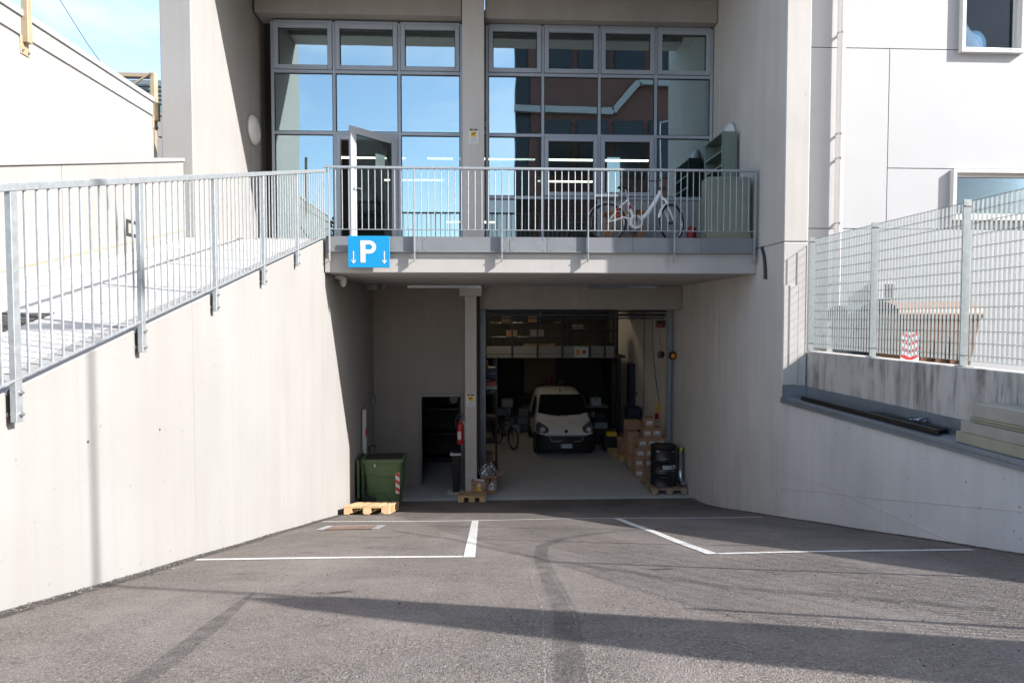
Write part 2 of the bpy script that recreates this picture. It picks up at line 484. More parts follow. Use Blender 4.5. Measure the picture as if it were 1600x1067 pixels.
def at(px, py, Y):
    """world point seen at pixel (px, py) of the 1600 px photograph at depth Y; used to read positions off the photograph"""
    r = Vector((math.cos(YAW), -math.sin(YAW), 0)); u = r.cross(FWD)
    d = FWD + r * ((px - 800) / 1000) + u * ((533.5 - py) / 1000)
    return EYE + d * (Y / d.y)

# ------------------------------------------------------------------ main measures
XL, XR = -2.62, 4.55            # the two ramp walls
YB, YG = 10.60, 15.12           # balcony face, garage back wall
ZF, ZS = 5.28, 4.69             # balcony floor, balcony soffit
YW = 12.75                      # glazing plane
SLOPE, Y0 = .243, 13.25
def zr(y):
    t = SLOPE * (Y0 - y)
    k = .10
    t = k * math.log(1 + math.exp(t / k)) if t < 3 else t           # eases into the flat at the foot
    return 2.92 - .12 * math.log(1 + math.exp((2.92 - t) / .12)) if t > 1.8 else t
RX = -math.atan(SLOPE)

# ================================================================== SETTING
# ---- ramp
def und(x, y): return .004 * math.sin(1.7 * x + .6 * y) + .003 * math.sin(2.9 * y - 1.1 * x + 1)
def zg(x, y): return zr(y) + und(x, y) * (1 if y < 13 else max(0, (13.6 - y) / .6))
b = MB()
b.grid(lambda u, v: (XL - .1 + u * (XR - XL + .2), -2 + v * 15.66, zg(XL - .1 + u * (XR - XL + .2), -2 + v * 15.66)), 36, 120)
ramp = tag(b.build('ramp', 'asphalt', smooth=True), 'grey asphalt ramp running down to the open garage', kind='structure')
def strip(name, mat, pts, width, lift=.004, taper=None):
    """a flat mark that follows the ramp along a polyline (x, y)"""
    b = MB(); out = []
    P = []
    for (x0, y0), (x1, y1) in zip(pts, pts[1:]):
        n = max(1, int(math.hypot(x1 - x0, y1 - y0) / .12))
        P += [(x0 + (x1 - x0) * i / n, y0 + (y1 - y0) * i / n) for i in range(n)]
    P.append(pts[-1]); N = len(P)
    for i, (x, y) in enumerate(P):
        a, c = P[max(0, i - 1)], P[min(N - 1, i + 1)]
        dx, dy = c[0] - a[0], c[1] - a[1]; L = math.hypot(dx, dy) or 1
        wd = width * (taper(i / (N - 1)) if taper else 1) / 2
        for s in (-1, 1):
            px, py = x - s * dy / L * wd, y + s * dx / L * wd
            out.append((px, py, zg(px, py) + lift))
    b.add(out, [(2 * i, 2 * i + 1, 2 * i + 3, 2 * i + 2) for i in range(N - 1)])
    return b.build(name, mat, ramp)
strip('parking_line', 'line', [(-2.47, 9.72), (-.2, 9.68), (2.1, 9.62), (4.25, 9.56)], .09)
strip('parking_line', 'line', [(-.155, 9.62), (-.14, 5.44)], .10, .0045)
strip('parking_line', 'line', [(-2.5, 5.55), (-.195, 5.49)], .09)
strip('parking_line', 'line', [(2.01, 9.57), (1.95, 5.36)], .10, .0045)
strip('parking_line', 'line', [(2.005, 5.37), (4.33, 5.45)], .085)
strip('tyre_mark', 'tyre_mark', [(2.6, 8.0), (1.5, 7.5), (.85, 6.85), (.56, 6.2), (.47, 5.4), (.44, 4.4), (.42, 3.3), (.30, 2.1), (.1, .9)], .125, .0055)
strip('tyre_mark', 'tyre_mark', [(-1.42, 3.95), (-1.33, 3.2), (-1.25, 2.5), (-1.2, 1.6)], .10, .0055, lambda t: min(1, .25 + t * 2))
strip('tyre_mark', 'tyre_mark', [(-1.2, 8.1), (-.4, 7.0), (.5, 5.2), (1.5, 3.9), (2.6, 3.1)], .10, .006)
for dx in (-.085, .07):
    strip('scratch', 'scratch', [(.40 + dx, 4.5), (.385 + dx, 3.3), (.29 + dx, 2.15)], .008, .0065)
strip('scratch', 'scratch', [(-.38, 2.85), (-.37, 2.55), (-.35, 2.45)], .012, .0065)
for (x, y, L, wd) in [(-1.05, 6.15, .26, .05), (-1.62, 5.85, .16, .04), (-1.62, 6.4, .12, .05), (-1.75, 4.7, .2, .05), (-1.2, 4.25, .12, .05), (-.95, 3.85, .3, .08), (-1.0, 7.2, .8, .05), (-1.1, 6.75, .1, .04), (1.3, 4.6, .3, .05)]:
    strip('oil_stain', 'stain', [(x - L / 2, y + .02), (x, y), (x + L / 2, y + .05)], wd, .0065, lambda t: .4 + 1.2 * t * (1 - t) * 2)
strip('edge_dirt', 'edge', [(XL + .05, 1.2), (XL + .05, 12.6)], .17, .005)
strip('edge_dirt', 'edge', [(XR - .04, 1.6), (XR - .04, 12.6)], .12, .005)
# crumbly gravel at the foot of the walls
b = MB()
for i in range(900):
    left = i < 620
    y = 2.2 + 9.6 * random.random() ** 1.2
    x = (XL + .012 + abs(random.gauss(0, .045))) if left else (XR - .012 - abs(random.gauss(0, .04)))
    s = random.uniform(.005, .016) * (1 if left else .8); z = zg(x, y)
    m = Euler((random.random() * 3, random.random() * 3, random.random() * 3)).to_matrix()
    vs = [Vector((x, y, z + s * .3)) + m @ Vector(p) * s for p in ((1, 0, 0), (-.4, .9, 0), (-.5, -.8, .1), (.1, .1, .9), (0, 0, -.8))]
    b.add(vs, [(0, 1, 3), (1, 2, 3), (2, 0, 3), (1, 0, 4), (2, 1, 4), (0, 2, 4)])
for i in range(260):
    x, y = random.uniform(-2.5, 4.4), random.uniform(1.6, 8.5); s = random.uniform(.003, .008); z = zg(x, y)
    m = Euler((random.random() * 3, random.random() * 3, 0)).to_matrix()
    vs = [Vector((x, y, z + s * .4)) + m @ Vector(p) * s for p in ((1, 0, 0), (-.4, .9, 0), (-.5, -.8, .1), (.1, .1, .9), (0, 0, -.8))]
    b.add(vs, [(0, 1, 3), (1, 2, 3), (2, 0, 3), (1, 0, 4), (2, 1, 4), (0, 2, 4)])
tag(b.build('gravel', 'stone'), 'loose grey grit along the foot of the ramp walls', kind='stuff')
dr = empty('drain_cover', (-1.78, 8.22, zg(-1.78, 8.22) + .006), 'rusty drain grate with a worn white painted border in the left parking bay', 'drain', None, 0, RX)
MB().box(-.40, -.31, .0, .62, 0, .004).box(.31, .40, .0, .62, 0, .004).box(-.31, .31, .53, .62, 0, .004).build('painted_border', 'coping_pale', dr, local=True)
MB().box(-.30, .30, .02, .52, -.03, .001).build('pit', 'hole', dr, local=True)
for i in range(15): MB().box(-.295 + i * .04, -.270 + i * .04, .025, .515, .0015, .006).build('grate_bar', 'grate', dr, local=True)
for i in range(4): MB().box(-.30, .30, .03 + i * .155, .05 + i * .155, .0062, .0075).build('cross_bar', 'grate', dr, local=True)
# ---- garage floor, threshold, ground, yard
b = MB().box(XL - .35, 6.0, 13.98, 27, -.2, -.002)
gfloor = tag(b.build('garage_floor', 'floor'), 'smooth grey concrete garage floor', kind='structure')
b = MB().box(XL, XR, 13.62, 13.97, -.2, .006)
b.build('threshold', 'threshold', gfloor)
b = MB()
for q in [(-700, 700, -700, -1.99), (-700, -5.1, -1.99, 60), (5.3, 700, -1.99, 60), (-700, 700, 60, 700)]:
    x0, x1, y0, y1 = q
    b.add([(x0, y0, 2.9), (x1, y0, 2.9), (x1, y1, 2.9), (x0, y1, 2.9)], [(0, 1, 2, 3)])
tag(b.build('ground', 'asphalt'), 'grey asphalt ground around the buildings', kind='structure')
b = MB().box(-5.1, XL, -2, 1.05, 2.5, 2.9).box(XR, 5.3, -2, 1.0, 2.5, 2.9)
tag(b.build('pavement', 'asphalt'), 'asphalt street edge at the head of the ramp', kind='structure')

# ---- walkway on the left with cross grooves
def zw(y): return 5.24 - .2405 * (10.67 - y) if y < 10.67 else 5.24
b = MB()
prof = []; y = 1.0
while y < 10.6: prof.append((y, zw(y))); y += .4
prof += [(10.60, zw(10.6)), (10.60, 2.4), (1.0, 2.4)]
walk = None
vs = [(-4.54, p[0], p[1]) for p in prof] + [(XL - .02, p[0], p[1]) for p in prof]
n = len(prof)
b.add(vs, [(i, (i + 1) % n, n + (i + 1) % n, n + i) for i in range(n)])
walk = tag(b.build('walkway', 'conc_walk'), 'pale grooved concrete footpath sloping up to the balcony', kind='structure')
b = MB()
b.grid(lambda u, v: (-4.40 + u * .85, 1.2 + v * 4.26, zw(1.2 + v * 4.26) + .006 + .003 * random.random()), 14, 60)
b.build('asphalt_patch', 'asphalt_dark', walk)
b = MB().prism([(1.0, zw(1.0) + .10), (9.94, zw(9.94) + .10), (9.94, zw(9.94) + .004), (1.0, zw(1.0) + .004)], 'x', -4.538, -4.40)
b.build('kerb', 'conc_walk', walk, bevel=.01)
for yy in (3.9, 6.6, 8.4):
    MB().prism([(yy, zw(yy) + .003), (yy + .035, zw(yy + .035) + .003), (yy + .035, zw(yy + .035) - .02), (yy, zw(yy) - .02)], 'x', -4.39, XL - .03).build('cross_joint', 'coping_pale', walk)

# ================================================================== RAMP WALLS
lw = empty('retaining_wall', (XL, 6, 0), 'tall pale concrete ramp wall in full sun below the sloping footpath railing', 'wall')
ys = [.6, 3.50, 5.86, 8.35, 10.58]
for i, (a, c) in enumerate(zip(ys, ys[1:])):
    g = .006
    b = MB().prism([(a + g, -.3), (c - g, -.3), (c - g, zw(c) + .005), (a + g, zw(a) + .005)], 'x', XL - .24, XL)
    b.build('wall_panel', 'conc_sun', lw, bevel=.008)
for a, c in ((10.59, 12.9), (12.91, YG)):
    MB().box(XL - .24, XL, a, c, -.3, ZS).build('wall_panel', 'conc_sun', lw, bevel=.006)
MB().box(XL - .3, XL - .02, .6, YG, -.3, 4.6 if False else 2.8).build('backing', 'joint', lw)
for (px, py) in ((258, 671), (150, 690)):
    p = at(px, py, 2.62 / (758 - px) * 1000)
    MB().lathe([(.010, 0), (.010, .002)], (XL + .0, p.y, p.z), 10, 'x').build('tie_hole', 'hole', lw)

# right low wall with coping
rw = empty('retaining_wall', (XR, 5, 0), 'low shaded concrete ramp wall with zinc coping below the grating fence', 'wall')
MB().prism([(9.60, -.2), (9.60, 2.70), (-1.0, 2.70), (-1.0, 1.2)], 'x', XR, XR + .40).build('wall_body', 'conc_low', rw, bevel=.008)
for pts in ([(9.5, 1.66), (7.6, 1.05), (6.6, .95)], [(9.5, 1.40), (7.2, 1.30), (4.6, 1.72)]):
    pass
# board-mark ridges and a casting crack on its face
def ridge(pts, r):
    MB().tube([(XR - .0005, y, z) for y, z in pts], r, 6).build('casting_ridge', 'conc_bld', rw, smooth=True)
def onX(px, py, X):
    p = at(px, py, 1.0) - EYE; q = EYE + p * (X / p.x); return (q.y, q.z)
ridge([onX(x, y, XR) for x, y in ((1219, 732), (1262, 747), (1305, 764), (1345, 783), (1395, 804), (1440, 825), (1490, 846))], .006)
ridge([onX(x, y, XR) for x, y in ((1219, 763), (1275, 767), (1330, 774), (1400, 781), (1480, 788), (1598, 799))], .005)
ridge([onX(x, y, XR) for x, y in ((1338, 660), (1342, 720), (1347, 780))], .004)
MB().box(XR - .025, XR + .41, -1.0, 9.60, 2.70, 2.745).build('coping', 'coping', rw, bevel=.004)
MB().box(XR - .028, XR - .02, -1.0, 9.60, 2.66, 2.70).build('drip_edge', 'coping', rw)
MB().box(XR + .375, XR + .395, -1.0, 9.575, 2.747, 2.90).build('upstand', 'coping', rw)
MB().box(XR + .0, XR + .375, 9.575, 9.597, 2.747, 2.92).build('upstand', 'coping', rw)
# stained parapet carrying the fence
XF = 5.06
pw = empty('parapet_wall', (XF, 5, 2.2), 'stained dirty concrete parapet wall carrying the steel grating fence', 'wall')
MB().box(XR + .40, XF + .13, -1.0, 11.9, 2.0, 3.44).build('wall_body', 'conc_stain', pw, bevel=.008)
MB().box(XR + .397, XR + .41, -1.0, 9.60, 3.02, 3.026).build('board_line', 'conc_stain', pw)

# ================================================================== MAIN BUILDING
W = empty('warehouse_building', (0, 12.7, 0), 'grey concrete industrial building with glazed upper floor over an open garage', 'building')
def part(mb, name, mat, bevel=.0, smooth=False): return mb.build(name, mat, W, smooth, bevel)
# side walls of the recess
part(MB().box(-4.86, -4.40, 9.95, 13.2, 2.0, 14), 'side_wall', 'conc_sun', .012)
for z0, z1 in ((-.3, 5.105), (5.115, 14)):
    part(MB().box(XR, 4.93, 9.62, 12.4, z0, z1), 'side_wall', 'conc_bld', .012)
    if z0 < 0: part(MB().box(XR, 5.02, 12.41, 16.0, z0, 5.0), 'side_wall', 'conc_bld', .006)
    else: part(MB().box(XR, 5.02, 12.41, 16.0, z0, 14), 'side_wall', 'conc_bld', .006)
part(MB().box(XR + .02, 4.91, 9.64, 16.0, 5.0, 5.2), 'joint_strip', 'joint')
# shallow access panel on the front of the right wall
part(MB().box(4.56, 4.79, 9.604, 9.6195, 2.93, 4.45), 'cover_panel', 'conc_bld', .003)
# upper front beam and soffit
part(MB().box(-4.40, XR, 10.18, 10.7, 10.3, 14), 'front_beam', 'conc_bld', .012)
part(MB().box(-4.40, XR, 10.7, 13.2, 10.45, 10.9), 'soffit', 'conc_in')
# centre column + lintels
part(MB().box(-.43, -.008, 12.42, 13.0, ZF - .02, 10.45), 'column', 'conc_bld', .012)
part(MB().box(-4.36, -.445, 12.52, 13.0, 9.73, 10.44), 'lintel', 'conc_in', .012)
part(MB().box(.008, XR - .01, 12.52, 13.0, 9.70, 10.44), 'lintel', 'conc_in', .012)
# balcony slab and sheet-metal kick plates
part(MB().box(XL - .0, XR - .003, YB, YG + .3, ZS, 5.035), 'balcony_slab', 'conc_slab', .012)
part(MB().box(-4.40, XR - .003, YB + .02, 13.4, 5.036, ZF - .03), 'balcony_floor', 'conc_walk')
xs = [XL + .03, -1.03, .40, 1.02, 2.45, 3.6, XR - .03]
for a, c in zip(xs, xs[1:]):
    k = part(MB().box(a + .004, c - .004, YB - .035, YB - .026, 5.035, 5.28), 'kick_plate', 'plate_grey', .002)
    MB().box(a + .004, c - .004, YB - .062, YB - .035, 5.028, 5.0345).build('plate_lip', 'galv', k)
    for x in (a + .06, c - .06):
        for z in (5.06, 5.25):
            MB().lathe([(.008, -.008), (.008, 0)], (x, YB - .035, z), 8, 'y').build('rivet', 'bolt', k)
# garage portal
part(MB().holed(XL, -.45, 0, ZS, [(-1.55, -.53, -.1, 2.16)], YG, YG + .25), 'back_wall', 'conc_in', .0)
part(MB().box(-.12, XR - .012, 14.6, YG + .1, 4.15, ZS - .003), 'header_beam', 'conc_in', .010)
pil = part(MB().box(-.45, -.19, 14.28, 14.62, 0, 4.44), 'pillar', 'conc_bld', .012)
MB().box(-.57, -.07, 14.24, 14.62, 4.44, ZS - .002).build('pillar_cap', 'conc_bld', pil, bevel=.01)
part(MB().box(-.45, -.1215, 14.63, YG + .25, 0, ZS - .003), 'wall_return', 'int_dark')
# door frames
dfm = MB()
for x0, x1 in ((-1.56, -1.50), (-.58, -.52)): dfm.box(x0, x1, YG - .03, YG + .2, 0, 2.17)
dfm.box(-1.50, -.58, YG - .03, YG + .2, 2.10, 2.17)
part(dfm, 'door_frame', 'plate_grey', .003)
part(MB().box(-.125, .01, YG + .12, YG + .2, 0, 4.2), 'door_track', 'coping', .004)
part(MB().box(-.165, -.128, 14.7, YG + .15, 0, 4.2), 'door_track', 'frame_dk', .002)
dt = part(MB().box(4.40, 4.50, YG + .12, YG + .2, 0, 4.2).box(4.515, 4.545, YG + .10, YG + .2, 0, 4.2), 'door_track', 'coping', .004)
for k, (z0, z1) in enumerate(((4.09, 4.14), (3.99, 4.06), (3.93, 3.965))):
    part(MB().box(.02, 4.39, YG + .2 + .09 * k, YG + .26 + .09 * k, z0, z1), 'rolled_door_panel', 'steel_dk', .006)
# ---- garage interior
part(MB().box(4.78, 4.9, 16.01, 22.99, 0, 4.7), 'inner_wall', 'int_wall')
part(MB().box(4.76, 4.78, 19.0, 19.02, 0, 4.7), 'panel_joint', 'int_off')
part(MB().box(4.55, 4.78, 22.8, 23.1, 0, 4.7), 'inner_column', 'int_dark')
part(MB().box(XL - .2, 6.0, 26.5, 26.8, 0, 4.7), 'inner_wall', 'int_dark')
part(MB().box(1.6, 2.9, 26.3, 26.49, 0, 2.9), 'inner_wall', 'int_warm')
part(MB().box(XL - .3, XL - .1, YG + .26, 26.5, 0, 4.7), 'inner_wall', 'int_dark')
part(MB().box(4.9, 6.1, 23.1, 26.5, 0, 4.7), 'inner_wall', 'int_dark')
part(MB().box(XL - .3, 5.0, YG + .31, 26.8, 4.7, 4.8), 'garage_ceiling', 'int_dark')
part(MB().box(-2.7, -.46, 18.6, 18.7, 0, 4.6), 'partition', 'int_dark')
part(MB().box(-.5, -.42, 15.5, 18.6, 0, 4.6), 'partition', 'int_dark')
for x in (.5, 1.7, 2.9):
    pass
for i, (x, y) in enumerate(((.35, 19.2), (.9, 23.0), (3.0, 22.0))):
    part(MB().box(x - .55, x + .55, y, y + .07, 4.42, 4.47), 'strip_light', 'garage_lamp')
# ---- glazing
def glazed(x0, x1, vx, name):
    """one big window bay: frame grid with panes; rows at fixed heights"""
    rows = [ZF + .0, 7.545, 8.72, 9.66]
    yf, yb = YW - .03, YW + .05
    f = MB()
    wv = .055
    for i, x in enumerate(vx):
        f.box(x - wv / 2, x + wv / 2, yf, yb, rows[0], rows[-1])
    for z in rows:
        wz = .06
        for a, c in zip(vx, vx[1:]):
            f.box(a + wv / 2, c - wv / 2, yf + .002, yb, z - wz / 2 if z < 9.6 else z - .03, z + wz / 2)
    fr = f.build(name, 'frame', W, bevel=.004)
    return fr, rows
def pane(fr, x0, x1, z0, z1, y=YW + .012, mat='glass', tilt=True):
    b = MB()
    k = random.uniform(-.0012, .0012); q = random.uniform(-.0012, .0012)
    dx, dz = (x1 - x0) / 2, (z1 - z0) / 2
    c = ((x0 + x1) / 2, y, (z0 + z1) / 2)
    m = Euler((k, 0, q)).to_matrix() if tilt else None
    b.cbox(c, (2 * dx, .012, 2 * dz), m)
    o = b.build('pane', mat, fr)
    g = MB()
    t = .012
    g.box(x0, x0 + t, y - .02, y - .009, z0, z1).box(x1 - t, x1, y - .02, y - .009, z0, z1)
    g.box(x0 + t, x1 - t, y - .02, y - .009, z0, z0 + t).box(x0 + t, x1 - t, y - .02, y - .009, z1 - t, z1)
    g.build('gasket', 'frame_dk', fr)
    return o
def sash(fr, x0, x1, z0, z1, wd=.085, mat='glass'):
    y0 = YW - .055
    s = MB()
    s.box(x0, x0 + wd, y0, YW + .03, z0, z1).box(x1 - wd, x1, y0, YW + .03, z0, z1)
    s.box(x0 + wd, x1 - wd, y0, YW + .03, z0, z0 + wd).box(x0 + wd, x1 - wd, y0, YW + .03, z1 - wd, z1)
    s.build('sash', 'frame', fr, bevel=.006)
    pane(fr, x0 + wd, x1 - wd, z0 + wd, z1 - wd, mat=mat)
vxl = [-4.10, -2.92, -1.665, -.46]
fl, rows = glazed(-4.13, -.43, vxl, 'window')
for a, c in zip(vxl, vxl[1:]):
    sash(fl, a + .032, c - .032, rows[2] + .034, rows[3] - .034)
    pane(fl, a + .03, c - .03, rows[1] + .032, rows[2] - .032)
pane(fl, vxl[0] + .03, vxl[1] - .03, rows[0] + .032, rows[1] - .032)
pane(fl, vxl[2] + .03, vxl[3] - .03, rows[0] + .032, rows[1] - .032)
# door jamb in the middle bay
MB().box(vxl[1] + .03, vxl[1] + .11, YW - .05, YW + .06, ZF, 7.51).box(vxl[2] - .11, vxl[2] - .03, YW - .05, YW + .06, ZF, 7.51).box(vxl[1] + .11, vxl[2] - .11, YW - .05, YW + .06, 7.42, 7.51).build('door_jamb', 'frame', fl, bevel=.004)
vxr = [.045, 1.142, 2.262, 3.388, 4.505]
fr_, rows = glazed(.02, 4.53, vxr, 'window')
for i, (a, c) in enumerate(zip(vxr, vxr[1:])):
    sash(fr_, a + .032, c - .032, rows[2] + .034, rows[3] - .034)
    pane(fr_, a + .03, c - .03, rows[1] + .032, rows[2] - .032)
    MB().box(a + .03, c - .03, YW - .028, YW + .05, 6.30, 6.36).build('transom', 'frame', fr_, bevel=.003)
    if i in (1, 2): sash(fr_, a + .032, c - .032, 6.362, rows[1] - .033, .08, 'glass_door')
    else: pane(fr_, a + .03, c - .03, 6.362, rows[1] - .032)
    if i < 2: pane(fr_, a + .03, c - .03, rows[0] + .032, 6.298, mat='glass_door')
    else: MB().box(a + .03, c - .03, YW, YW + .03, rows[0] + .032, 6.298).build('infill_panel', 'mezz', fr_)
# open door leaf, hinged on the right, swung out
hx, hy = vxl[2] - .06, YW - .06
ang = math.atan2(11.86 - hy, -2.46 - hx)
L = 1.10
d = Vector((math.cos(ang), math.sin(ang), 0)); nrm = Vector((-d.y, d.x, 0))
dm = Matrix((d, nrm, Vector((0, 0, 1)))).transposed()
leaf = MB()
def lbox(mb, a0, a1, z0, z1, t=.06, off=0):
    c = Vector((hx, hy, 0)) + d * ((a0 + a1) / 2) + nrm * off
    return mb.cbox((c.x, c.y, (z0 + z1) / 2), (a1 - a0, t, z1 - z0), dm)
for a0, a1, z0, z1 in ((0, .13, ZF + .02, 7.44), (L - .13, L, ZF + .02, 7.44), (.13, L - .13, 7.31, 7.44), (.13, L - .13, ZF + .02, ZF + .16)): lbox(leaf, a0, a1, z0, z1)
lf = leaf.build('door', 'frame', W, bevel=.004)
lbox(MB(), .13, L - .13, ZF + .16, 7.31, .014).build('pane', 'glass_door', lf)
lbox(MB(), .30, .52, 6.80, 7.05, .003, -.010 if nrm.y > 0 else .010).build('paper_notice', 'paper', lf)
for i in range(4): lbox(MB(), .34, .48 - .03 * (i % 2), 6.985 - .035 * i, 6.993 - .035 * i, .002, -.013 if nrm.y > 0 else .013).build('text_line', 'grey_print', lf)
for s in (-1, 1):
    hb = MB(); c = Vector((hx, hy, 6.32)) + d * (L - .06)
    hb.tube([c + nrm * s * .03, c + nrm * s * .075], .011, 8).tube([c + nrm * s * .075, c + nrm * s * .075 - d * .12], .010, 8)
    hb.build('handle', 'chrome', lf, smooth=True)
# ---- office behind the glass
part(MB().box(-4.4, XR, 13.05, 24, ZF - .25, ZF - .02), 'office_floor', 'int_off')
part(MB().box(-4.4, XR, 23.9, 24.1, ZF, 10.4), 'office_wall', 'int_off')
part(MB().box(-4.7, -4.41, 13.2, 24, ZF, 10.4), 'office_wall', 'int_off')
part(MB().box(XR + .5, XR + .7, 16.0, 24, ZF, 10.4), 'office_wall', 'int_off')
part(MB().box(-4.4, XR + .5, 13.05, 24, 9.95, 10.1), 'office_ceiling', 'int_off')
part(MB().box(-4.3, XR, 14.6, 14.72, 8.30, 8.37), 'cable_tray', 'white_pl')
part(MB().box(-4.3, XR, 17.5, 17.62, 8.95, 9.02), 'cable_tray', 'white_pl')
for (x0, x1, y, z) in ((-4.0, -2.2, 18, 8.35), (-1.6, -.9, 18, 8.35), (-.7, 0.0, 18, 8.35), (.1, 1.4, 18, 8.35), (1.7, 3.1, 18, 8.35), (3.3, 4.6, 18, 8.35), (-3.4, -1.4, 22, 8.6), (1.8, 3.9, 22, 8.6), (-1.2, -.6, 20, 6.9), (-.2, .3, 20, 6.9)):
    part(MB().box(x0, x1, y, y + .06, z, z + .045), 'strip_light', 'office_lamp')
# slatted blinds low in the bays
for (a, c, z0) in ((vxl[1] + .1, vxl[2] - .1, 7.1), (vxl[2] + .06, vxl[3] - .04, 6.95), (vxr[0] + .05, vxr[1] - .05, 6.9)):
    bl = MB()
    z = 7.50
    while z > z0:
        bl.box(a, c, YW + .12, YW + .145, z - .012, z - .009); z -= .05
    bl.build('blind', 'blind', fl if c < 0 else fr_)

# ================================================================== RAILINGS
def rail_post(parent, x, y, z0, z1, axis):
    """flat steel post with two fixing bolts; axis 'x': the post is bolted to a wall facing +x, 'y': facing -y"""
    if axis == 'x':
        p = MB().box(x - .018, x + .016, y - .026, y + .026, z0, z1).box(x - .040, x - .018, y + .020, y + .028, z0, z0 + .20).build('post', 'galv', parent, bevel=.002)
        for dz in (.04, .16):
            bb = MB()
            bb.tube([(XL - .002, y + .004, z0 + dz), (x + .036, y + .004, z0 + dz)], .007, 8).tube([(x + .010, y + .004, z0 + dz), (x + .024, y + .004, z0 + dz)], .014, 6).tube([(XL - .001, y + .004, z0 + dz), (XL + .008, y + .004, z0 + dz)], .018, 8)
            bb.build('bolt', 'bolt', p)
    else:
        p = MB().box(x - .009, x + .009, y - .030, y + .030, z0, z1).build('post', 'galv', parent, bevel=.002)
        for dz in (.03, .16):
            MB().tube([(x, YB - .002, z0 + dz), (x, y - .045, z0 + dz)], .006, 8).tube([(x, y - .030, z0 + dz), (x, y - .038, z0 + dz)], .013, 6).build('bolt', 'bolt', p)
    return p
rl = empty('railing', (XL, 7, 4), 'galvanised railing sloping up along the footpath above the sunny ramp wall', 'railing')
XRL = XL + .05
RT = 1.045
def zrb(y): return 3.604 + .2405 * (y - 3.561)
MB().bar((XRL, 1.4, zrb(1.4) + RT), (XRL, YB - .03, zrb(YB - .03) + RT), .042, .046).build('handrail', 'galv', rl, bevel=.004)
MB().bar((XRL, 1.4, zrb(1.4)), (XRL, YB - .05, zrb(YB - .05)), .035, .012).build('bottom_rail', 'galv', rl, bevel=.002)
pys = [2.28, 3.61, 4.91, 6.24, 7.59, 8.94]
for y in pys: rail_post(rl, XRL, y, zrb(y) - .235, zrb(y) + RT - .014, 'x')
src = None
for k, y in enumerate(pys + [YB - .05]):
    y0 = 1.4 if k == 0 else pys[k - 1]
    for i in range(1, 13):
        yy = y0 + (y - y0) * i / 13
        if src is None:
            src = MB().tube([(0, 0, .004), (0, 0, RT - .014)], .0078, 8).build('baluster', 'galv', rl, smooth=True, local=True)
            src.location = Vector((XRL, yy, zrb(yy))) - wloc(rl)
        else:
            share(src, 'baluster', Vector((XRL, yy, zrb(yy))) - Vector(rl.location), rl)
br = empty('railing', (1, YB, 5), 'galvanised balcony railing above the blue parking sign and the garage', 'railing')
YR = YB - .075
ZT, ZBt = 6.385, 5.385
MB().box(XL + .03, XR - .05, YR - .022, YR + .022, ZT - .022, ZT + .016).build('handrail', 'galv', br, bevel=.004)
MB().box(XL + .03, XR - .05, YR - .016, YR + .016, ZBt - .006, ZBt + .006).build('bottom_rail', 'galv', br, bevel=.002)
pxs = [-2.515, -1.147, .277, 1.694, 3.13, 4.475]
for x in pxs: rail_post(br, x, YR, 4.87, ZT - .015, 'y')
srcb = None
for a, c in zip(pxs, pxs[1:]):
    for i in range(1, 13):
        x = a + (c - a) * i / 13
        if srcb is None:
            srcb = MB().tube([(0, 0, .004), (0, 0, ZT - ZBt - .012)], .0078, 8).build('baluster', 'galv', br, smooth=True, local=True)
            srcb.location = Vector((x, YR, ZBt)) - Vector(br.location)
        else: share(srcb, 'baluster', Vector((x, YR, ZBt)) - Vector(br.location), br)

# ---- left parapet beside the footpath
lp = empty('parapet_wall', (-4.6, 6, 2.9), 'pale concrete parapet with grey coping beside the sloping footpath', 'wall')
def zp(y): return 5.375 + .252 * (y - 6.25)
for a, c in ((-1.0, 2.9), (2.91, 7.13), (7.14, 9.94)):
    MB().prism([(a, 2.2), (c, 2.2), (c, zp(c)), (a, zp(a))], 'x', -4.80, -4.54).build('wall_panel', 'conc_sun', lp, bevel=.006)
MB().prism([(-1, zp(-1) + .002), (9.94, zp(9.94) + .002), (9.94, zp(9.94) + .055), (-1, zp(-1) + .055)], 'x', -4.83, -4.515).build('coping', 'coping_pale', lp, bevel=.004)
MB().bar((-4.537, 1.2, zw(1.2) + .215), (-4.537, 9.9, zw(9.9) + .215), .006, .012).build('rust_joint', 'tan_steel', lp)
nf = MB()
for y0, y1, z0, z1 in ((8.33, 8.69, 5.17, 5.20), (8.33, 8.69, 5.0, 5.03), (8.33, 8.37, 5.03, 5.17), (8.65, 8.69, 5.03, 5.17)): nf.box(-4.539, -4.522, y0, y1, z0, z1)
nf.build('niche_frame', 'hole', lp)

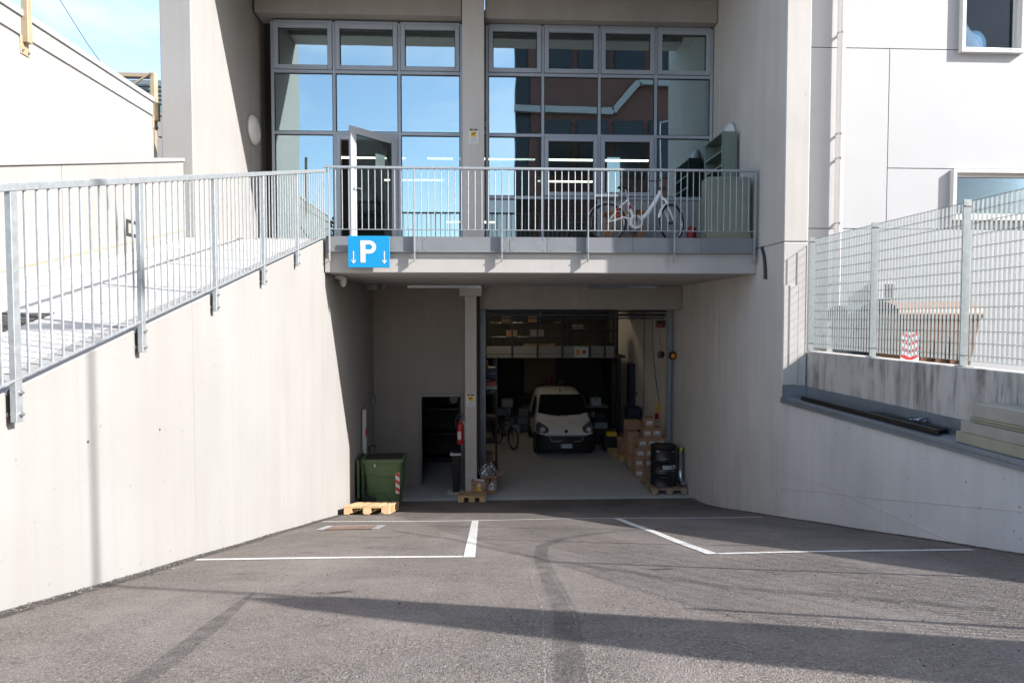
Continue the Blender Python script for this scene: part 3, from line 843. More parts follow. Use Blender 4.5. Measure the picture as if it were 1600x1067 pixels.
# ================================================================== NEIGHBOURS
# ---- white building on the right
B = empty('white_building', (9, 12, 2.9), 'white panel clad building with windows behind the grating fence', 'building')
YF = 11.9
wa = (8.95, 10.13, 8.96, 10.6); wb = (8.85, 11.0, 5.83, 6.74)
def panel(x0, x1, z0, z1, holes=()):
    g = .008
    MB().holed(x0 + g, x1 - g, z0 + g, z1 - g, list(holes), YF, YF + .06).build('facade_panel', 'white_clad', B)
panel(5.6, 16, 9.0, 14, [wa]); panel(5.6, 7.6, 5.64, 9.0); panel(7.6, 16, 6.78, 9.0, [wa]); panel(7.6, 16, 5.64, 6.78, [wb]); panel(5.6, 16, 2.9, 5.64)
MB().holed(5.6, 16, 2.9, 14, [wa, wb], YF + .062, YF + .3).build('wall', 'joint', B)
for (x0, x1, z0, z1), m, nm in ((wa, 'blind', 'dark_window'), (wb, 'roller_green', 'shuttered_window')):
    f = MB(); t = .05
    for q in ((x0 - .02, x0 + t, z0 - .03, z1 + .02), (x1 - t, x1 + .02, z0 - .03, z1 + .02)): f.box(q[0], q[1], YF - .09, YF + .12, q[2], q[3])
    f.box(x0 + t, x1 - t, YF - .09, YF + .12, z0 - .03, z0 + t).box(x0 + t, x1 - t, YF - .09, YF + .12, z1 - t, z1 + .02)
    fo = f.build('window', 'white_frame', B, bevel=.004)
    s = MB(); u = t + .06
    s.box(x0 + t, x0 + u, YF + .03, YF + .1, z0 + t, z1 - t).box(x1 - u, x1 - t, YF + .03, YF + .1, z0 + t, z1 - t).box(x0 + u, x1 - u, YF + .03, YF + .1, z0 + t, z0 + u).box(x0 + u, x1 - u, YF + .03, YF + .1, z1 - u, z1 - t)
    s.build('sash', 'white_frame', fo, bevel=.003)
    MB().box(x0 + u, x1 - u, YF + .06, YF + .07, z0 + u, z1 - u).build('pane', 'glass_dk', fo)
    k = MB(); z = z0 + u
    while z < z1 - u: k.box(x0 + u, x1 - u, YF + .085, YF + .095, z, z + .028); z += .031
    k.build('blind', m, fo)
    for x in (x0 + .25, x1 - .3): MB().box(x, x + .06, YF - .092, YF - .088, z0 + .015, z0 + .025).build('drain_slot', 'hole', fo)
dp = MB().tube([(6.60, YF - .12, 2.9), (6.60, YF - .12, 14)], .072, 16).build('downpipe', 'white_frame', B, smooth=True)
for z in (4.6, 5.7, 6.9, 7.35, 9.2): MB().tube([(6.60, YF - .12, z), (6.60, YF - .12, z + .03)], .078, 16).box(6.58, 6.62, YF - .06, YF, z, z + .03).build('pipe_clamp', 'bolt', dp)
MB().box(7.28, 7.72, YF - .16, YF - .005, 4.3, 4.62).build('vent_box', 'white_pl', B, bevel=.01)
for i in range(7): MB().box(7.50 + .028 * i, 7.515 + .028 * i, YF - .165, YF - .158, 4.33, 4.59).build('vent_slot', 'hole', B)

# ---- fence
F = empty('grating_fence', (XF, 5, 3.44), 'galvanised steel grating fence on the stained parapet', 'fence')
ZF0, ZF1 = 3.50, 5.17
fposts = [9.72, 8.13, 6.54, 4.95, 3.36, 1.77, .18]
for y in fposts:
    p = MB().box(XF - .06, XF + .03, y - .006, y + .006, 3.442, 5.19).box(XF - .07, XF + .06, y - .06, y + .06, 3.441, 3.452).build('post', 'galv_fence', F, bevel=.003)
    for z in (3.56, 5.12): MB().tube([(XF - .05, y, z), (XF + .03, y, z)], .010, 8).build('bolt', 'steel_dk', p)
s_bar = s_rod = s_top = None
for a, c in zip(fposts, fposts[1:]):
    n = 25
    for i in range(n + 1):
        y = a - .045 - (a - c - .09) * i / n
        if s_bar is None:
            s_bar = MB().box(-.0125, .0125, -.0012, .0012, ZF0, ZF1).build('bar', 'galv_fence', F, local=True); s_bar.location = (.02, y - 5, -3.44)
        else: share(s_bar, 'bar', (.02, y - 5, -3.44), F)
    zz = ZF0 + .06
    while zz < ZF1 - .03:
        if s_rod is None:
            r = MB()
            nn = 104; pts = []
            for i in range(nn):
                t = i / (nn - 1)
                pts.append((0, -(a - c - .08) * t, .004 * math.sin(t * n * 2 * math.pi)))
            s_rod = r.tube(pts, .0035, 5).build('cross_rod', 'rod', F, smooth=True, local=True); s_rod.location = (.034, a - .04 - 5, zz - 3.44)
        else: share(s_rod, 'cross_rod', (.034, a - .04 - 5, zz - 3.44), F)
        zz += .1255
    for z in (ZF0, ZF1):
        if s_top is None:
            s_top = MB().box(-.007, .007, -(a - c - .06), 0, -.0015, .0015).build('edge_bar', 'galv_fence', F, local=True); s_top.location = (.02, a - .03 - 5, z - 3.44)
        else: share(s_top, 'edge_bar', (.02, a - .03 - 5, z - 3.44), F)

# ---- white concrete building up on the left
N = empty('white_building', (-8, 8, 2.9), 'plain white concrete building with pale parapet band beyond the footpath', 'building')
XN = -5.0
MB().box(-14, XN, 4.6, 10.0, 2.9, 6.97).build('wall', 'conc_white', N, bevel=.008)
MB().box(-13.97, XN - .02, 4.62, 9.98, 6.97, 7.0).build('band_joint', 'joint', N)
MB().box(-14, XN, 4.6, 10.0, 7.0, 7.20).build('parapet_band', 'conc_white', N, bevel=.005)
MB().box(-14, XN + .025, 4.58, 10.02, 7.202, 7.27).build('coping', 'white_clad', N, bevel=.005)
for y in (7.28, 10.035):
    bk = MB().box(XN, XN + .07, y - .035, y + .035, 6.93, 8.4 if y < 9 else 7.2).box(XN + .0, XN + .012, y - .065, y + .065, 6.80, 7.0).build('steel_bracket', 'tan_steel', N, bevel=.003)
    for dy in (-.045, .045): MB().tube([(XN + .01, y + dy, 6.84), (XN + .03, y + dy, 6.84)], .012, 6).build('bolt', 'bolt', bk)
MB().tube([(-6.3, 9.6, 7.25), (-6.3, 9.6, 7.86)], .09, 12).lathe([(.02, 7.98), (.19, 7.9), (.19, 7.88), (.02, 7.9)], (-6.3, 9.6, 0), 14).build('roof_vent', 'coping', N, smooth=True)
# ---- shed far behind it
S = empty('steel_shed', (-16, 28, 2.9), 'distant shed with corrugated blue sheets and tan steel posts', 'building')
def sp(px, py, Y=26.): return at(px, py, Y)
a0, a1 = sp(150, 110), sp(243, 110)
MB().box(a0.x - 3, sp(262, 0).x + 2, 26.4, 30, 2.9, sp(0, 116).z).build('wall', 'corr', S)
k = MB(); z = 9.6
while z < sp(0, 120).z: k.tube([(a0.x - 3, 26.36, z), (sp(262, 0).x + 2, 26.36, z)], .055, 6); z += .17
k.build('corrugated_sheet', 'corr', S, smooth=True)
MB().box(a0.x - 3, sp(236, 0).x, 25.9, 26.2, sp(0, 118).z, sp(0, 112).z).build('eaves_beam', 'tan_steel', S)
MB().box(sp(235, 0).x, sp(241, 0).x, 25.85, 26.15, 2.9, sp(0, 112).z).build('steel_post', 'tan_steel', S)
MB().bar(sp(236, 114, 25.8), sp(206, 134, 25.8), .06, .06).build('diagonal_brace', 'tan_steel', S)
for y0_, y1_, m_ in ((186, 240, 'conc_white'), (212, 184, 'conc_white')): pass
zz_ = [2.9, sp(0, 213, 25).z, sp(0, 180, 25).z, sp(0, 172, 25).z]
for z0, z1 in zip(zz_, zz_[1:]): MB().box(sp(243, 0, 25).x, sp(262, 0, 25).x + 1, 24.9, 25.3, z0 + .03, z1 - .03).build('wall_panel', 'conc_white', S)
MB().box(sp(243, 0, 25).x, sp(262, 0, 25).x + 1, 24.95, 25.2, zz_[-1], sp(0, 164, 25).z).build('green_strip', 'roller_green', S)
# power line
MB().tube([(-14, 22, 14.5), (-13.1, 22, 13.0), (-12.4, 22, 12.0), (-11, 22, 10.4)], .012, 5).build('cable', 'black_pl', N)

# ================================================================== THINGS ON THE BALCONY LEVEL
# ---- parking sign
ps = empty('parking_sign', (-1.875, YB - .12, 4.76), 'blue parking sign with white P and two down arrows on the balcony edge', 'sign')
x0, x1, z0, z1 = -2.21, -1.54, 4.765, 5.275
MB().box(x0, x1, YB - .125, YB - .110, z0, z1).build('panel', 'blue_sign', ps, bevel=.004)
MB().box(x0 + .1, x0 + .14, YB - .11, YB - .036, 5.06, 5.10).box(x1 - .14, x1 - .1, YB - .11, YB - .036, 5.06, 5.10).build('mount', 'bolt', ps)
pb = MB()
yA, yBk = YB - .129, YB - .1255
cx = (x0 + x1) / 2 - .01
pb.box(cx - .125, cx - .045, yA, yBk, z0 + .08, z1 - .075)
zt_, R1, R2 = z1 - .075, .105, .042
zc = zt_ - R1
out = [(cx - .045, zt_)] + [(cx + .02 + R1 * math.sin(a), zc + R1 * math.cos(a)) for a in [math.pi * i / 14 for i in range(15)]] + [(cx - .045, zc - R1)]
inn = [(cx - .045, zc + R2)] + [(cx + .02 + R2 * math.sin(a), zc + R2 * math.cos(a)) for a in [math.pi * i / 14 for i in range(15)]] + [(cx - .045, zc - R2)]
for i in range(len(out) - 1): pb.prism([out[i], out[i + 1], inn[i + 1], inn[i]], 'y', yA, yBk)
pb.build('letter', 'white_print', ps)
for ax in (x0 + .088, x1 - .088):
    a = MB().box(ax - .008, ax + .008, yA, yBk, z0 + .075, z0 + .265)
    for s in (-1, 1): a.prism([(ax, z0 + .062), (ax + s * .040, z0 + .115), (ax + s * .030, z0 + .125), (ax, z0 + .088)], 'y', yA - .0004, yBk)
    a.build('arrow', 'white_print', ps)
# ---- surveillance notices
def notice(x, y, z, label):
    o = empty('warning_notice', (x, y, z), label, 'sign', 'video surveillance notices')
    MB().box(-.095, .095, -.004, 0, -.145, .145).build('plate', 'white_print', o, local=True, bevel=.001)
    MB().box(-.078, .078, -.0058, -.0042, .098, .132).build('header', 'black_print', o, local=True)
    for i in range(5): MB().box(-.035 + i * .015, -.026 + i * .015, -.0066, -.006, .106, .124).build('letter', 'yellow_print', o, local=True)
    MB().box(-.056, .052, -.0058, -.0042, -.022, .082).build('yellow_square', 'yellow_print', o, local=True)
    c = MB(); m = Euler((0, R(-28), 0)).to_matrix()
    c.cbox((-.008, -.0068, .036), (.06, .0012, .022), m).cbox((.026, -.0068, .054), (.016, .0012, .016), m).cbox((.012, -.0068, .008), (.03, .0012, .008), m)
    c.build('camera_symbol', 'black_print', o, local=True)
    for i, (a, c_) in enumerate(((-.055, .07), (-.055, .062), (-.055, .07), (-.06, .05), (-.055, .066))):
        MB().box(a, c_, -.0056, -.0042, -.045 - i * .018, -.039 - i * .018).build('text_line', 'grey_print', o, local=True)
    return o
notice(-.215, 12.418, 7.435, 'small white and yellow surveillance notice on the upper column between the windows')
notice(-.325, 14.278, 2.12, 'small white and yellow surveillance notice on the garage pillar')
# ---- round wall lamps
def wall_lamp(x, y, z, s, label):
    o = empty('wall_lamp', (x, y, z), label, 'lamp', 'round white wall lamps')
    MB().lathe([(.25, 0), (.27, s * .02), (.27, s * .05), (.24, s * .085), (.14, s * .115), (.02, s * .125)], (0, 0, 0), 32, 'x').build('diffuser', 'white_pl', o, local=True, smooth=True)
    MB().lathe([(.275, s * .001), (.282, s * .004), (.282, s * .03), (.27, s * .034)], (0, 0, 0), 32, 'x').build('rim', 'grey_pl', o, local=True, smooth=True)
    return o
l1 = wall_lamp(-4.40, 12.42, 7.49, 1, 'round white wall lamp on the left concrete side wall of the recess')
MB().tube([(-4.39, 12.42, 7.2), (-4.39, 12.42, 5.5)], .012, 8).build('conduit', 'grey_pl', l1)
wall_lamp(XR, 11.8, 7.27, -1, 'round white wall lamp half hidden behind the tall open shelf unit')
# ---- shelf unit and cabinet
o = empty('shelf_unit', (4.37, 11.8, ZF), 'tall grey green metal shelf unit with open shelves by the right wall', 'shelf')
sx0, sx1, sy0, sy1, sz1 = 4.22, 4.50, 11.35, 12.28, 7.27
MB().box(sx0, sx1, sy0, sy0 + .02, ZF, sz1).build('side_panel', 'cab_green', o, bevel=.003)
MB().box(sx0, sx1, sy1 - .02, sy1, ZF, sz1).build('side_panel', 'cab_green', o, bevel=.003)
MB().box(sx1 - .012, sx1, sy0 + .02, sy1 - .02, ZF, sz1).build('back_panel', 'cab_green', o)
for z in (5.32, 5.8, 6.2, 6.46, 6.68, 6.93, 7.255): MB().box(sx0 + .003, sx1 - .014, sy0 + .021, sy1 - .021, z - .012, z + .012).build('shelf', 'cab_green', o)
for x in (sx0 + .02, sx1 - .03):
    h = MB()
    z = 6.35
    while z < 7.2: h.box(x, x + .012, sy0 - .0012, sy0 + .001, z, z + .018); z += .045
    h.build('slot_row', 'hole', o)
o = empty('metal_cabinet', (4.1, 10.85, ZF), 'low pale green metal cabinet behind the right end of the balcony railing', 'cabinet')
MB().box(3.73, 4.47, 10.66, 11.0, ZF - .02, 6.32).build('body', 'cab_beige', o, bevel=.03, seg=3)
MB().box(3.735, 4.465, 10.655, 10.659, ZF + .0, ZF + .10).build('plinth', 'insul', o)
# ---- hose tail
MB().tube([at(1191, 385, 10.5) + Vector((0, 0, 0)), (4.52, 10.32, 5.08), (4.525, 10.25, 4.95), (4.52, 10.2, 4.75), (4.515, 10.18, 4.58)], .024, 10).build('hose', 'black_pl', None, smooth=True)
tag(bpy.context.scene.objects['hose'], 'black hose tail hanging off the right end of the balcony', 'hose')
# ---- red canister, dark cabinet behind glass
MB().lathe([(.05, 0), (.09, .01), (.09, .28), (.07, .33), (.02, .36)], (3.80, 11.7, ZF), 16).build('canister', 'dark_red', None, smooth=True)
tag(bpy.context.scene.objects['canister'], 'red canister on the balcony between the bicycle and the cabinet', 'canister')
o = empty('office_cabinet', (-3.95, 13.2, ZF), 'dark cabinet with pale top behind the leftmost glass pane', 'cabinet')
MB().box(-4.08, -3.62, 13.0, 13.4, ZF, 6.02).build('body', 'black_pl', o, bevel=.01)
MB().box(-4.09, -3.61, 12.99, 13.41, 6.022, 6.06).build('top', 'label', o, bevel=.004)
# ---- table behind the bicycle
o = empty('wooden_table', (2.6, 12.2, ZF), 'small orange wooden table standing behind the white bicycle', 'table')
MB().box(2.28, 3.0, 11.95, 12.5, 5.92, 5.96).build('table_top', 'table_wood', o, bevel=.004)
MB().box(2.32, 2.96, 11.98, 12.0, 5.76, 5.918).build('apron', 'table_wood', o)
for x in (2.33, 2.9):
    for y in (12.0, 12.42): MB().box(x, x + .05, y, y + .05, ZF, 5.918).build('leg', 'table_wood', o, bevel=.003)
# ---- bicycle (side on, front to the right)
def bicycle(label, frame_mat, Yb, pts=None):
    YB_ = Yb
    o = empty('bicycle', (at(995, 370, YB_).x, YB_, ZF), label, 'bicycle')
    ox, oz = o.location.x, ZF
    def q(zx, zy, dy=0.):       # zoomed-photo coordinates to a point in the bicycle plane
        p = at(900 + zx / 7.62, 250 + zy / 7.62, YB_); return Vector((p.x - ox, dy, p.z - oz))
    rh, fh = q(375, 728), q(1140, 725)
    RW = .335
    rh.z = fh.z = RW + .005
    def wheel(c, ang):
        wr = Matrix.Rotation(ang, 3, 'Z')
        def P(r, a, t=0): return c + wr @ Vector((r * math.cos(a), t, r * math.sin(a)))
        t = MB().tube([P(RW - .018, 2 * math.pi * i / 40) for i in range(40)], .020, 8, True).build('tyre', 'rubber', o, True, local=True)
        w_ = MB().tube([P(RW - .042, 2 * math.pi * i / 40) for i in range(40)], .010, 6, True).build('rim', 'chrome', o, True, local=True)
        s = MB()
        for i in range(28):
            a = 2 * math.pi * i / 28
            s.tube([P(.025, a + (.35 if i % 2 else -.35), .03 * (1 if i % 2 else -1)), P(RW - .05, a)], .0016, 4)
        s.build('spokes', 'bolt', w_, local=True)
        MB().tube([P(0, 0, -.06), P(0, 0, .06)], .028, 12).build('hub', 'black_pl', w_, True, local=True)
        return P
    wheel(rh, 0); Pf = wheel(fh, R(36))
    bb, st, ht, hl = q(708, 742), q(612, 470), q(990, 365), q(1028, 460)
    f = MB()
    f.tube([st, q(640, 580), bb], [.024, .027, .032], 12)
    f.tube([q(1000, 400), q(930, 520), q(850, 640), q(790, 695), bb], [.038, .042, .042, .040, .036], 12)
    f.tube([ht, hl], .024, 12)
    for dy in (-.055, .055):
        f.tube([bb + Vector((0, dy * .5, .02)), q(560, 690, dy), Vector((rh.x, dy, rh.z))], [.022, .020, .015], 8)
        f.tube([st + Vector((0, dy * .3, -.02)), q(520, 560, dy), Vector((rh.x, dy, rh.z))], [.016, .015, .013], 8)
    f.build('frame', frame_mat, o, True, local=True)
    fk = MB(); wr = Matrix.Rotation(R(36), 3, 'Z')
    for s in (-1, 1): fk.tube([hl, hl + Vector((.02, 0, -.04)) + wr @ Vector((0, s * .05, 0)), fh + wr @ Vector((0, s * .055, 0))], [.026, .022, .014], 8)
    fk.build('fork', frame_mat, o, True, local=True)
    mg = lambda c, rr, a0, a1, A: [c + Matrix.Rotation(A, 3, 'Z') @ Vector((rr * math.cos(a0 + (a1 - a0) * i / 20), 0, rr * math.sin(a0 + (a1 - a0) * i / 20))) for i in range(21)]
    for c, a0, a1, A in ((rh, R(15), R(165), 0), (fh, R(40), R(170), R(36))):
        pl = mg(c, RW + .022, a0, a1, A); m = MB()
        for p_, q_ in zip(pl, pl[1:]): m.bar(p_, q_, .05, .004, (0, 0, 1))
        m.build('mudguard', frame_mat, o, local=True)
    MB().lathe([(.02, -.075), (.115, -.07), (.125, -.04), (.125, .04), (.115, .06), (.02, .065)], bb, 24, 'y').build('motor_cover', frame_mat, o, True, local=True)
    ch = MB().lathe([(.075, -.082), (.08, -.078), (.08, -.074), (.03, -.073)], bb, 20, 'y').build('chainring', 'bolt', o, True, local=True)
    MB().tube([bb + Vector((0, -.09, 0)), bb + Vector((.0, -.09, .17))], .011, 8).cbox(bb + Vector((0, -.14, .175)), (.09, .08, .02)).tube([bb + Vector((0, .09, 0)), bb + Vector((0, .09, -.17))], .011, 8).cbox(bb + Vector((0, .14, -.175)), (.09, .08, .02)).build('pedals', 'black_pl', o, local=True)
    sd = q(590, 335)
    MB().tube([st, sd + Vector((.0, 0, -.03))], .013, 10).build('seat_post', 'bolt', o, True, local=True)
    def seat(u, v):
        x = -.13 + .27 * u; wd = .085 * (1 - u) ** .6 + .018
        a = (v - .5) * math.pi
        return sd + Vector((x, wd * math.sin(a) * 1.0, .02 * math.cos(a) + .012 * (1 - u) - .01))
    MB().grid(seat, 10, 8).build('saddle', 'black_pl', o, True, local=True)
    ht2 = ht + Vector((-.02, 0, .16))
    MB().tube([ht, ht2], .015, 8).build('stem', 'black_pl', o, True, local=True)
    h = MB()
    for s in (-1, 1): h.tube([ht2, ht2 + wr @ Vector((-.02, s * .14, .03)), ht2 + wr @ Vector((-.10, s * .26, .01)), ht2 + wr @ Vector((-.19, s * .29, .0))], [.011, .011, .013, .017], 8)
    h.build('handlebar', 'black_pl', o, True, local=True)
    bs = MB(); c = ht2 + wr @ Vector((.12, 0, -.12))
    bs.cbox(c, (.03, .12, .06), wr); bs.build('headlight', 'black_pl', o, local=True)
    rk = MB()
    rz_ = q(360, 455).z
    for dy in (-.06, .06):
        rk.tube([(q(225, 455).x, dy, rz_), (q(600, 500).x, dy, rz_)], .006, 6)
        for zx in (300, 400): rk.tube([(q(zx, 455).x, dy, rz_), (rh.x, dy * 1.1, rh.z)], .005, 6)
    rk.build('rack', 'black_pl', o, local=True)
    MB().box(q(225, 0).x, q(500, 0).x, -.07, .07, rz_ + .008, rz_ + .055).build('battery', frame_mat, o, local=True, bevel=.008)
    for a, c in (((625, 545), (645, 585)), ((470, 610), (500, 578)), ((470, 676), (515, 676)), ((1095, 535), (1110, 570))):
        p_, q_ = q(*a), q(*c); p_.y = q_.y = -.060 if a[0] in (470,) else -.012
        MB().tube([p_, q_], .031 if a[0] == 625 else .0225, 10).build('red_stripe', 'red', o, True, local=True)
    for i, s in enumerate('EKON'):
        pass
    MB().tube([bb + Vector((-.1, -.05, -.1)), bb + Vector((-.05, -.14, -bb.z + .005))], .009, 6).build('kickstand', 'black_pl', o, local=True)
    for k, (zx, zy) in enumerate(((880, 600), (905, 568), (930, 535), (955, 500), (978, 468))):
        p_ = q(zx, zy); m = Euler((0, R(-52), 0)).to_matrix()
        MB().cbox(p_ + Vector((0, -.036, 0)), (.022, .004, .030), m).cbox(p_ + Vector((0, -.0385, 0)), (.010, .004, .012), m).build('lettering', 'grey_print', o, local=True)
    return o
bicycle('white step through bicycle with red stripes leaning behind the balcony railing', 'bike_white', 11.2)

# ================================================================== LOWER LEVEL
# ---- lamps under the balcony soffit
def tube_light(x0, x1, y, label):
    o = empty('ceiling_light', ((x0 + x1) / 2, y, ZS), label, 'lamp', 'tube lights under the balcony')
    MB().box(x0, x1, y - .05, y + .05, ZS - .03, ZS - .002).build('housing', 'grey_pl', o, bevel=.004)
    MB().prism([(y - .055, ZS - .031), (y + .055, ZS - .031), (y + .035, ZS - .085), (y - .035, ZS - .085)], 'x', x0 + .01, x1 - .01).build('cover', 'hose_clear', o)
    MB().tube([(x0 + .05, y, ZS - .05), (x1 - .05, y, ZS - .05)], .014, 10).build('tube', 'white_pl', o, True)
    for i in range(6):
        x = x0 + .03 + (x1 - x0 - .06) * i / 5
        MB().box(x - .012, x + .012, y - .062, y - .05, ZS - .05, ZS - .02).build('clip', 'bolt', o)
    return o
tube_light(-1.70, -.08, 14.1, 'long tube light under the balcony above the side door')
tube_light(2.27, 3.83, 14.1, 'long tube light under the balcony above the van')
o = empty('security_camera', (-2.50, 11.3, ZS), 'white dome camera under the left corner of the balcony', 'camera')
MB().box(-2.60, -2.45, 11.22, 11.38, ZS - .06, ZS - .002).build('bracket', 'white_pl', o, bevel=.01)
MB().lathe([(.055, 0), (.06, -.02), (.06, -.09), (.045, -.14), (.02, -.165), (.003, -.17)], (-2.47, 11.3, ZS - .03), 18).build('dome', 'white_pl', o, True)
o = empty('junction_box', (-2.33, 14.0, ZS), 'grey junction box with conduits under the balcony near the camera', 'box')
MB().box(-2.54, -2.30, 13.85, 14.0, ZS - .13, ZS - .003).build('body', 'grey_pl', o, bevel=.008)
MB().tube([(-2.47, 11.4, ZS - .03), (-2.45, 13.85, ZS - .04)], .012, 8).build('conduit', 'grey_pl', o, True)
MB().tube([(-2.3, 13.95, ZS - .03), (-1.7, 14.08, ZS - .03)], .011, 8).build('conduit', 'grey_pl', o, True)
MB().tube([(-.08, 14.1, ZS - .03), (2.27, 14.1, ZS - .03)], .011, 8).build('conduit', 'grey_pl', o, True)
MB().lathe([(.045, -.11), (.055, -.06), (.05, -.01)], (-2.18, 13.9, ZS), 14).build('sensor', 'grey_pl', o, True)

# ---- pallets
def pallet(name_mat, Wd, Lg, H, label, n_deck=5, open_front=True):
    """deck boards run along local y (length Lg), Wd wide; origin at the front middle of its base"""
    o = empty('pallet', (0, 0, 0), label, 'pallet', 'wooden pallets')
    t, bh = .022, H - 3 * .022
    wbd = [.14 if i % 2 == 0 else .11 for i in range(n_deck)]
    gap = (Wd - sum(wbd)) / (n_deck - 1); x = -Wd / 2
    for wd in wbd:
        MB().box(x, x + wd, 0, Lg, H - t, H).build('deck_board', name_mat, o, local=True, bevel=.002); x += wd + gap
    for y in (0, Lg / 2 - .07, Lg - .14): MB().box(-Wd / 2, Wd / 2, y + .003, y + .137, H - 2 * t, H - t - .0005).build('cross_board', name_mat, o, local=True, bevel=.002)
    for y in (0.004, Lg / 2 - .065, Lg - .135):
        for x in (-Wd / 2 + .001, -.065, Wd / 2 - .141): MB().box(x, x + .14, y, y + .13, t, H - 2 * t - .0005).build('block', name_mat, o, local=True, bevel=.002)
    for x in (-Wd / 2 + .002, -.05, Wd / 2 - .102): MB().box(x, x + .10, .002, Lg - .002, 0, t - .0005).build('runner', name_mat, o, local=True, bevel=.002)
    return o
p = pallet('pine', .80, 1.15, .15, 'new yellow pallet lying in the sun in front of the green bin')
p.location = (-2.10, 11.28, zr(11.28) + .01); p.rotation_euler = (RX * .93, 0, R(-1))
p = pallet('pine', .42, .60, .15, 'small pine pallet with a carton on it below the garage pillar', 4)
p.location = (.01, 13.70, .012); p.rotation_euler = (0, 0, R(90))
p = pallet('pine_old', .80, 1.12, .14, 'old brown pallet under the black drum beside the garage opening')
p.location = (4.12, 14.02, 0.006)
p = pallet('pine', .70, 1.2, .14, 'pallet under dark goods behind the stack of cartons'); p.location = (4.05, 17.4, .0); p.rotation_euler = (0, 0, R(6))
p = pallet('pine', .70, 1.2, .14, 'pallet beneath the rear of the carton stack'); p.location = (4.2, 16.0, .0)

# ---- green wheelie bin
def rrect(cx_, cy_, wx, wy, r, z, n=4):
    pts = []
    for sx, sy, a0 in ((1, 1, 0), (-1, 1, 90), (-1, -1, 180), (1, -1, 270)):
        for i in range(n + 1):
            a = R(a0 + 90 * i / n)
            pts.append((cx_ + sx * (wx / 2 - r) + r * math.cos(a), cy_ + sy * (wy / 2 - r) + r * math.sin(a), z))
    return pts
def loft(mb, rings, cap=True):
    n = len(rings[0]); vs = [p for r_ in rings for p in r_]; fs = []
    for i in range(len(rings) - 1):
        for k in range(n):
            l = (k + 1) % n; fs.append((i * n + k, i * n + l, (i + 1) * n + l, (i + 1) * n + k))
    if cap: fs.append(tuple(range(n))); fs.append(tuple((len(rings) - 1) * n + k for k in range(n)))
    return mb.add(vs, fs)
G = empty('wheelie_bin', (-2.07, 13.15, zr(13.15)), 'green wheeled rubbish bin with open lid hanging and red white stripes', 'bin')
loft(MB(), [rrect(.03, 0, .60, .48, .06, .04), rrect(.02, 0, .72, .56, .06, .6), rrect(0, 0, .80, .60, .06, 1.02)]).build('body', 'green_bin', G, True, local=True)
rim = loft(MB(), [rrect(0, 0, .80, .60, .06, .955), rrect(0, 0, .87, .66, .07, .96), rrect(0, 0, .88, .67, .07, 1.03), rrect(0, 0, .86, .65, .07, 1.04), rrect(0, 0, .76, .56, .05, 1.035)], False).build('rim', 'green_bin', G, True, local=True)
loft(MB(), [rrect(0, 0, .75, .55, .05, 1.02), rrect(0, 0, .75, .55, .05, 1.026)]).build('opening', 'hole', G, local=True)
def lid(u, v):
    z = 1.02 - .82 * u; x = -.44 - .035 * math.sin(u * math.pi) - .045
    return (x, -.31 + .62 * v, z)
lg = MB().grid(lid, 10, 4); lg.v += [(x - .03, y, z) for x, y, z in lg.v]; nv = len(lg.v) // 2
lg.f += [tuple(i + nv for i in f) for f in lg.f]
lg.box(-.50, -.455, -.315, -.285, .25, 1.03).box(-.50, -.455, .285, .315, .25, 1.03)
lg.build('lid', 'green_bin', G, True, local=True)
MB().prism([(-.44, 1.0), (-.41, .7), (-.42, .35), (-.40, .1), (-.36, .1), (-.36, 1.0)], 'y', -.29, -.26).build('hinge_arm', 'green_bin_dk', G, local=True)
for z, pts in ((0, [(-.34, .72), (-.2, .71), (0, .68), (.16, .665), (.28, .70), (.315, .80), (.325, .94)]), (1, [(-.32, .34), (-.25, .335), (-.17, .30), (-.13, .22), (-.125, .10)]), (2, [(-.22, .335), (-.05, .34), (.06, .30), (.13, .22), (.16, .12)])):
    def wy(zz): return -(.24 + (.28 - .24) * min(1, (zz - .04) / .56) if zz < .6 else .28 + .02 * (zz - .6) / .42)
    MB().tube([(x, wy(zz) - .001, zz) for x, zz in pts], .007, 8).build('moulded_ridge', 'green_bin_dk', G, True, local=True)
for s in (-1, 1):
    MB().lathe([(.02, -.03), (.14, -.03), (.15, -.015), (.15, .015), (.14, .03), (.02, .03)], (-.26, s * .30, .15), 20, 'y').build('wheel', 'rubber', G, True, local=True)
MB().tube([(-.47, -.2, 1.06), (-.47, .2, 1.06)], .016, 8).build('handle', 'green_bin_dk', G, True, local=True)
MB().box(-.16, -.135, -.312, -.300, .885, .94).build('white_sticker', 'white_print', G, local=True)
st = MB().box(.262, .345, -.2945, -.2885, .34, .76).build('reflective_strip', 'white_print', G, local=True)
for i in range(3):
    z = .36 + i * .15
    MB().prism([(.264, z + .06), (.343, z), (.343, z + .07 if i < 2 else z + .09), (.264, z + .125 if i < 2 else z + .1)], 'y', -.2965, -.2947).build('red_stripe', 'red_print', st, local=True)
# white guard post with red button behind bin
o = empty('guard_post', (-2.54, 13.6, 0), 'white plastic post with a red button on the wall behind the green bin', 'post')
MB().box(-2.60, -2.52, 13.55, 13.65, 0, 2.02).build('post', 'white_pl', o, bevel=.01)
MB().box(-2.52, -2.50, 13.53, 13.62, 1.46, 1.62).build('button', 'red', o, bevel=.004)
MB().tube([(-2.46, 13.6, .9), (-2.46, 13.6, 1.22), (-2.38, 13.58, 1.26), (-2.32, 13.56, 1.23)], .016, 8).build('lever', 'black_pl', o, True)
o = empty('door_box', (-2.56, 14.9, 2.1), 'small grey control box with a conduit in the corner', 'box')
MB().box(-2.618, -2.56, 14.85, 15.05, 1.95, 2.15).build('body', 'grey_pl', o, bevel=.006)
MB().tube([(-2.60, 14.85, 2.1), (-2.60, 13.9, 2.05), (-2.60, 13.7, 2.0)], .012, 8).build('conduit', 'grey_pl', o, True)
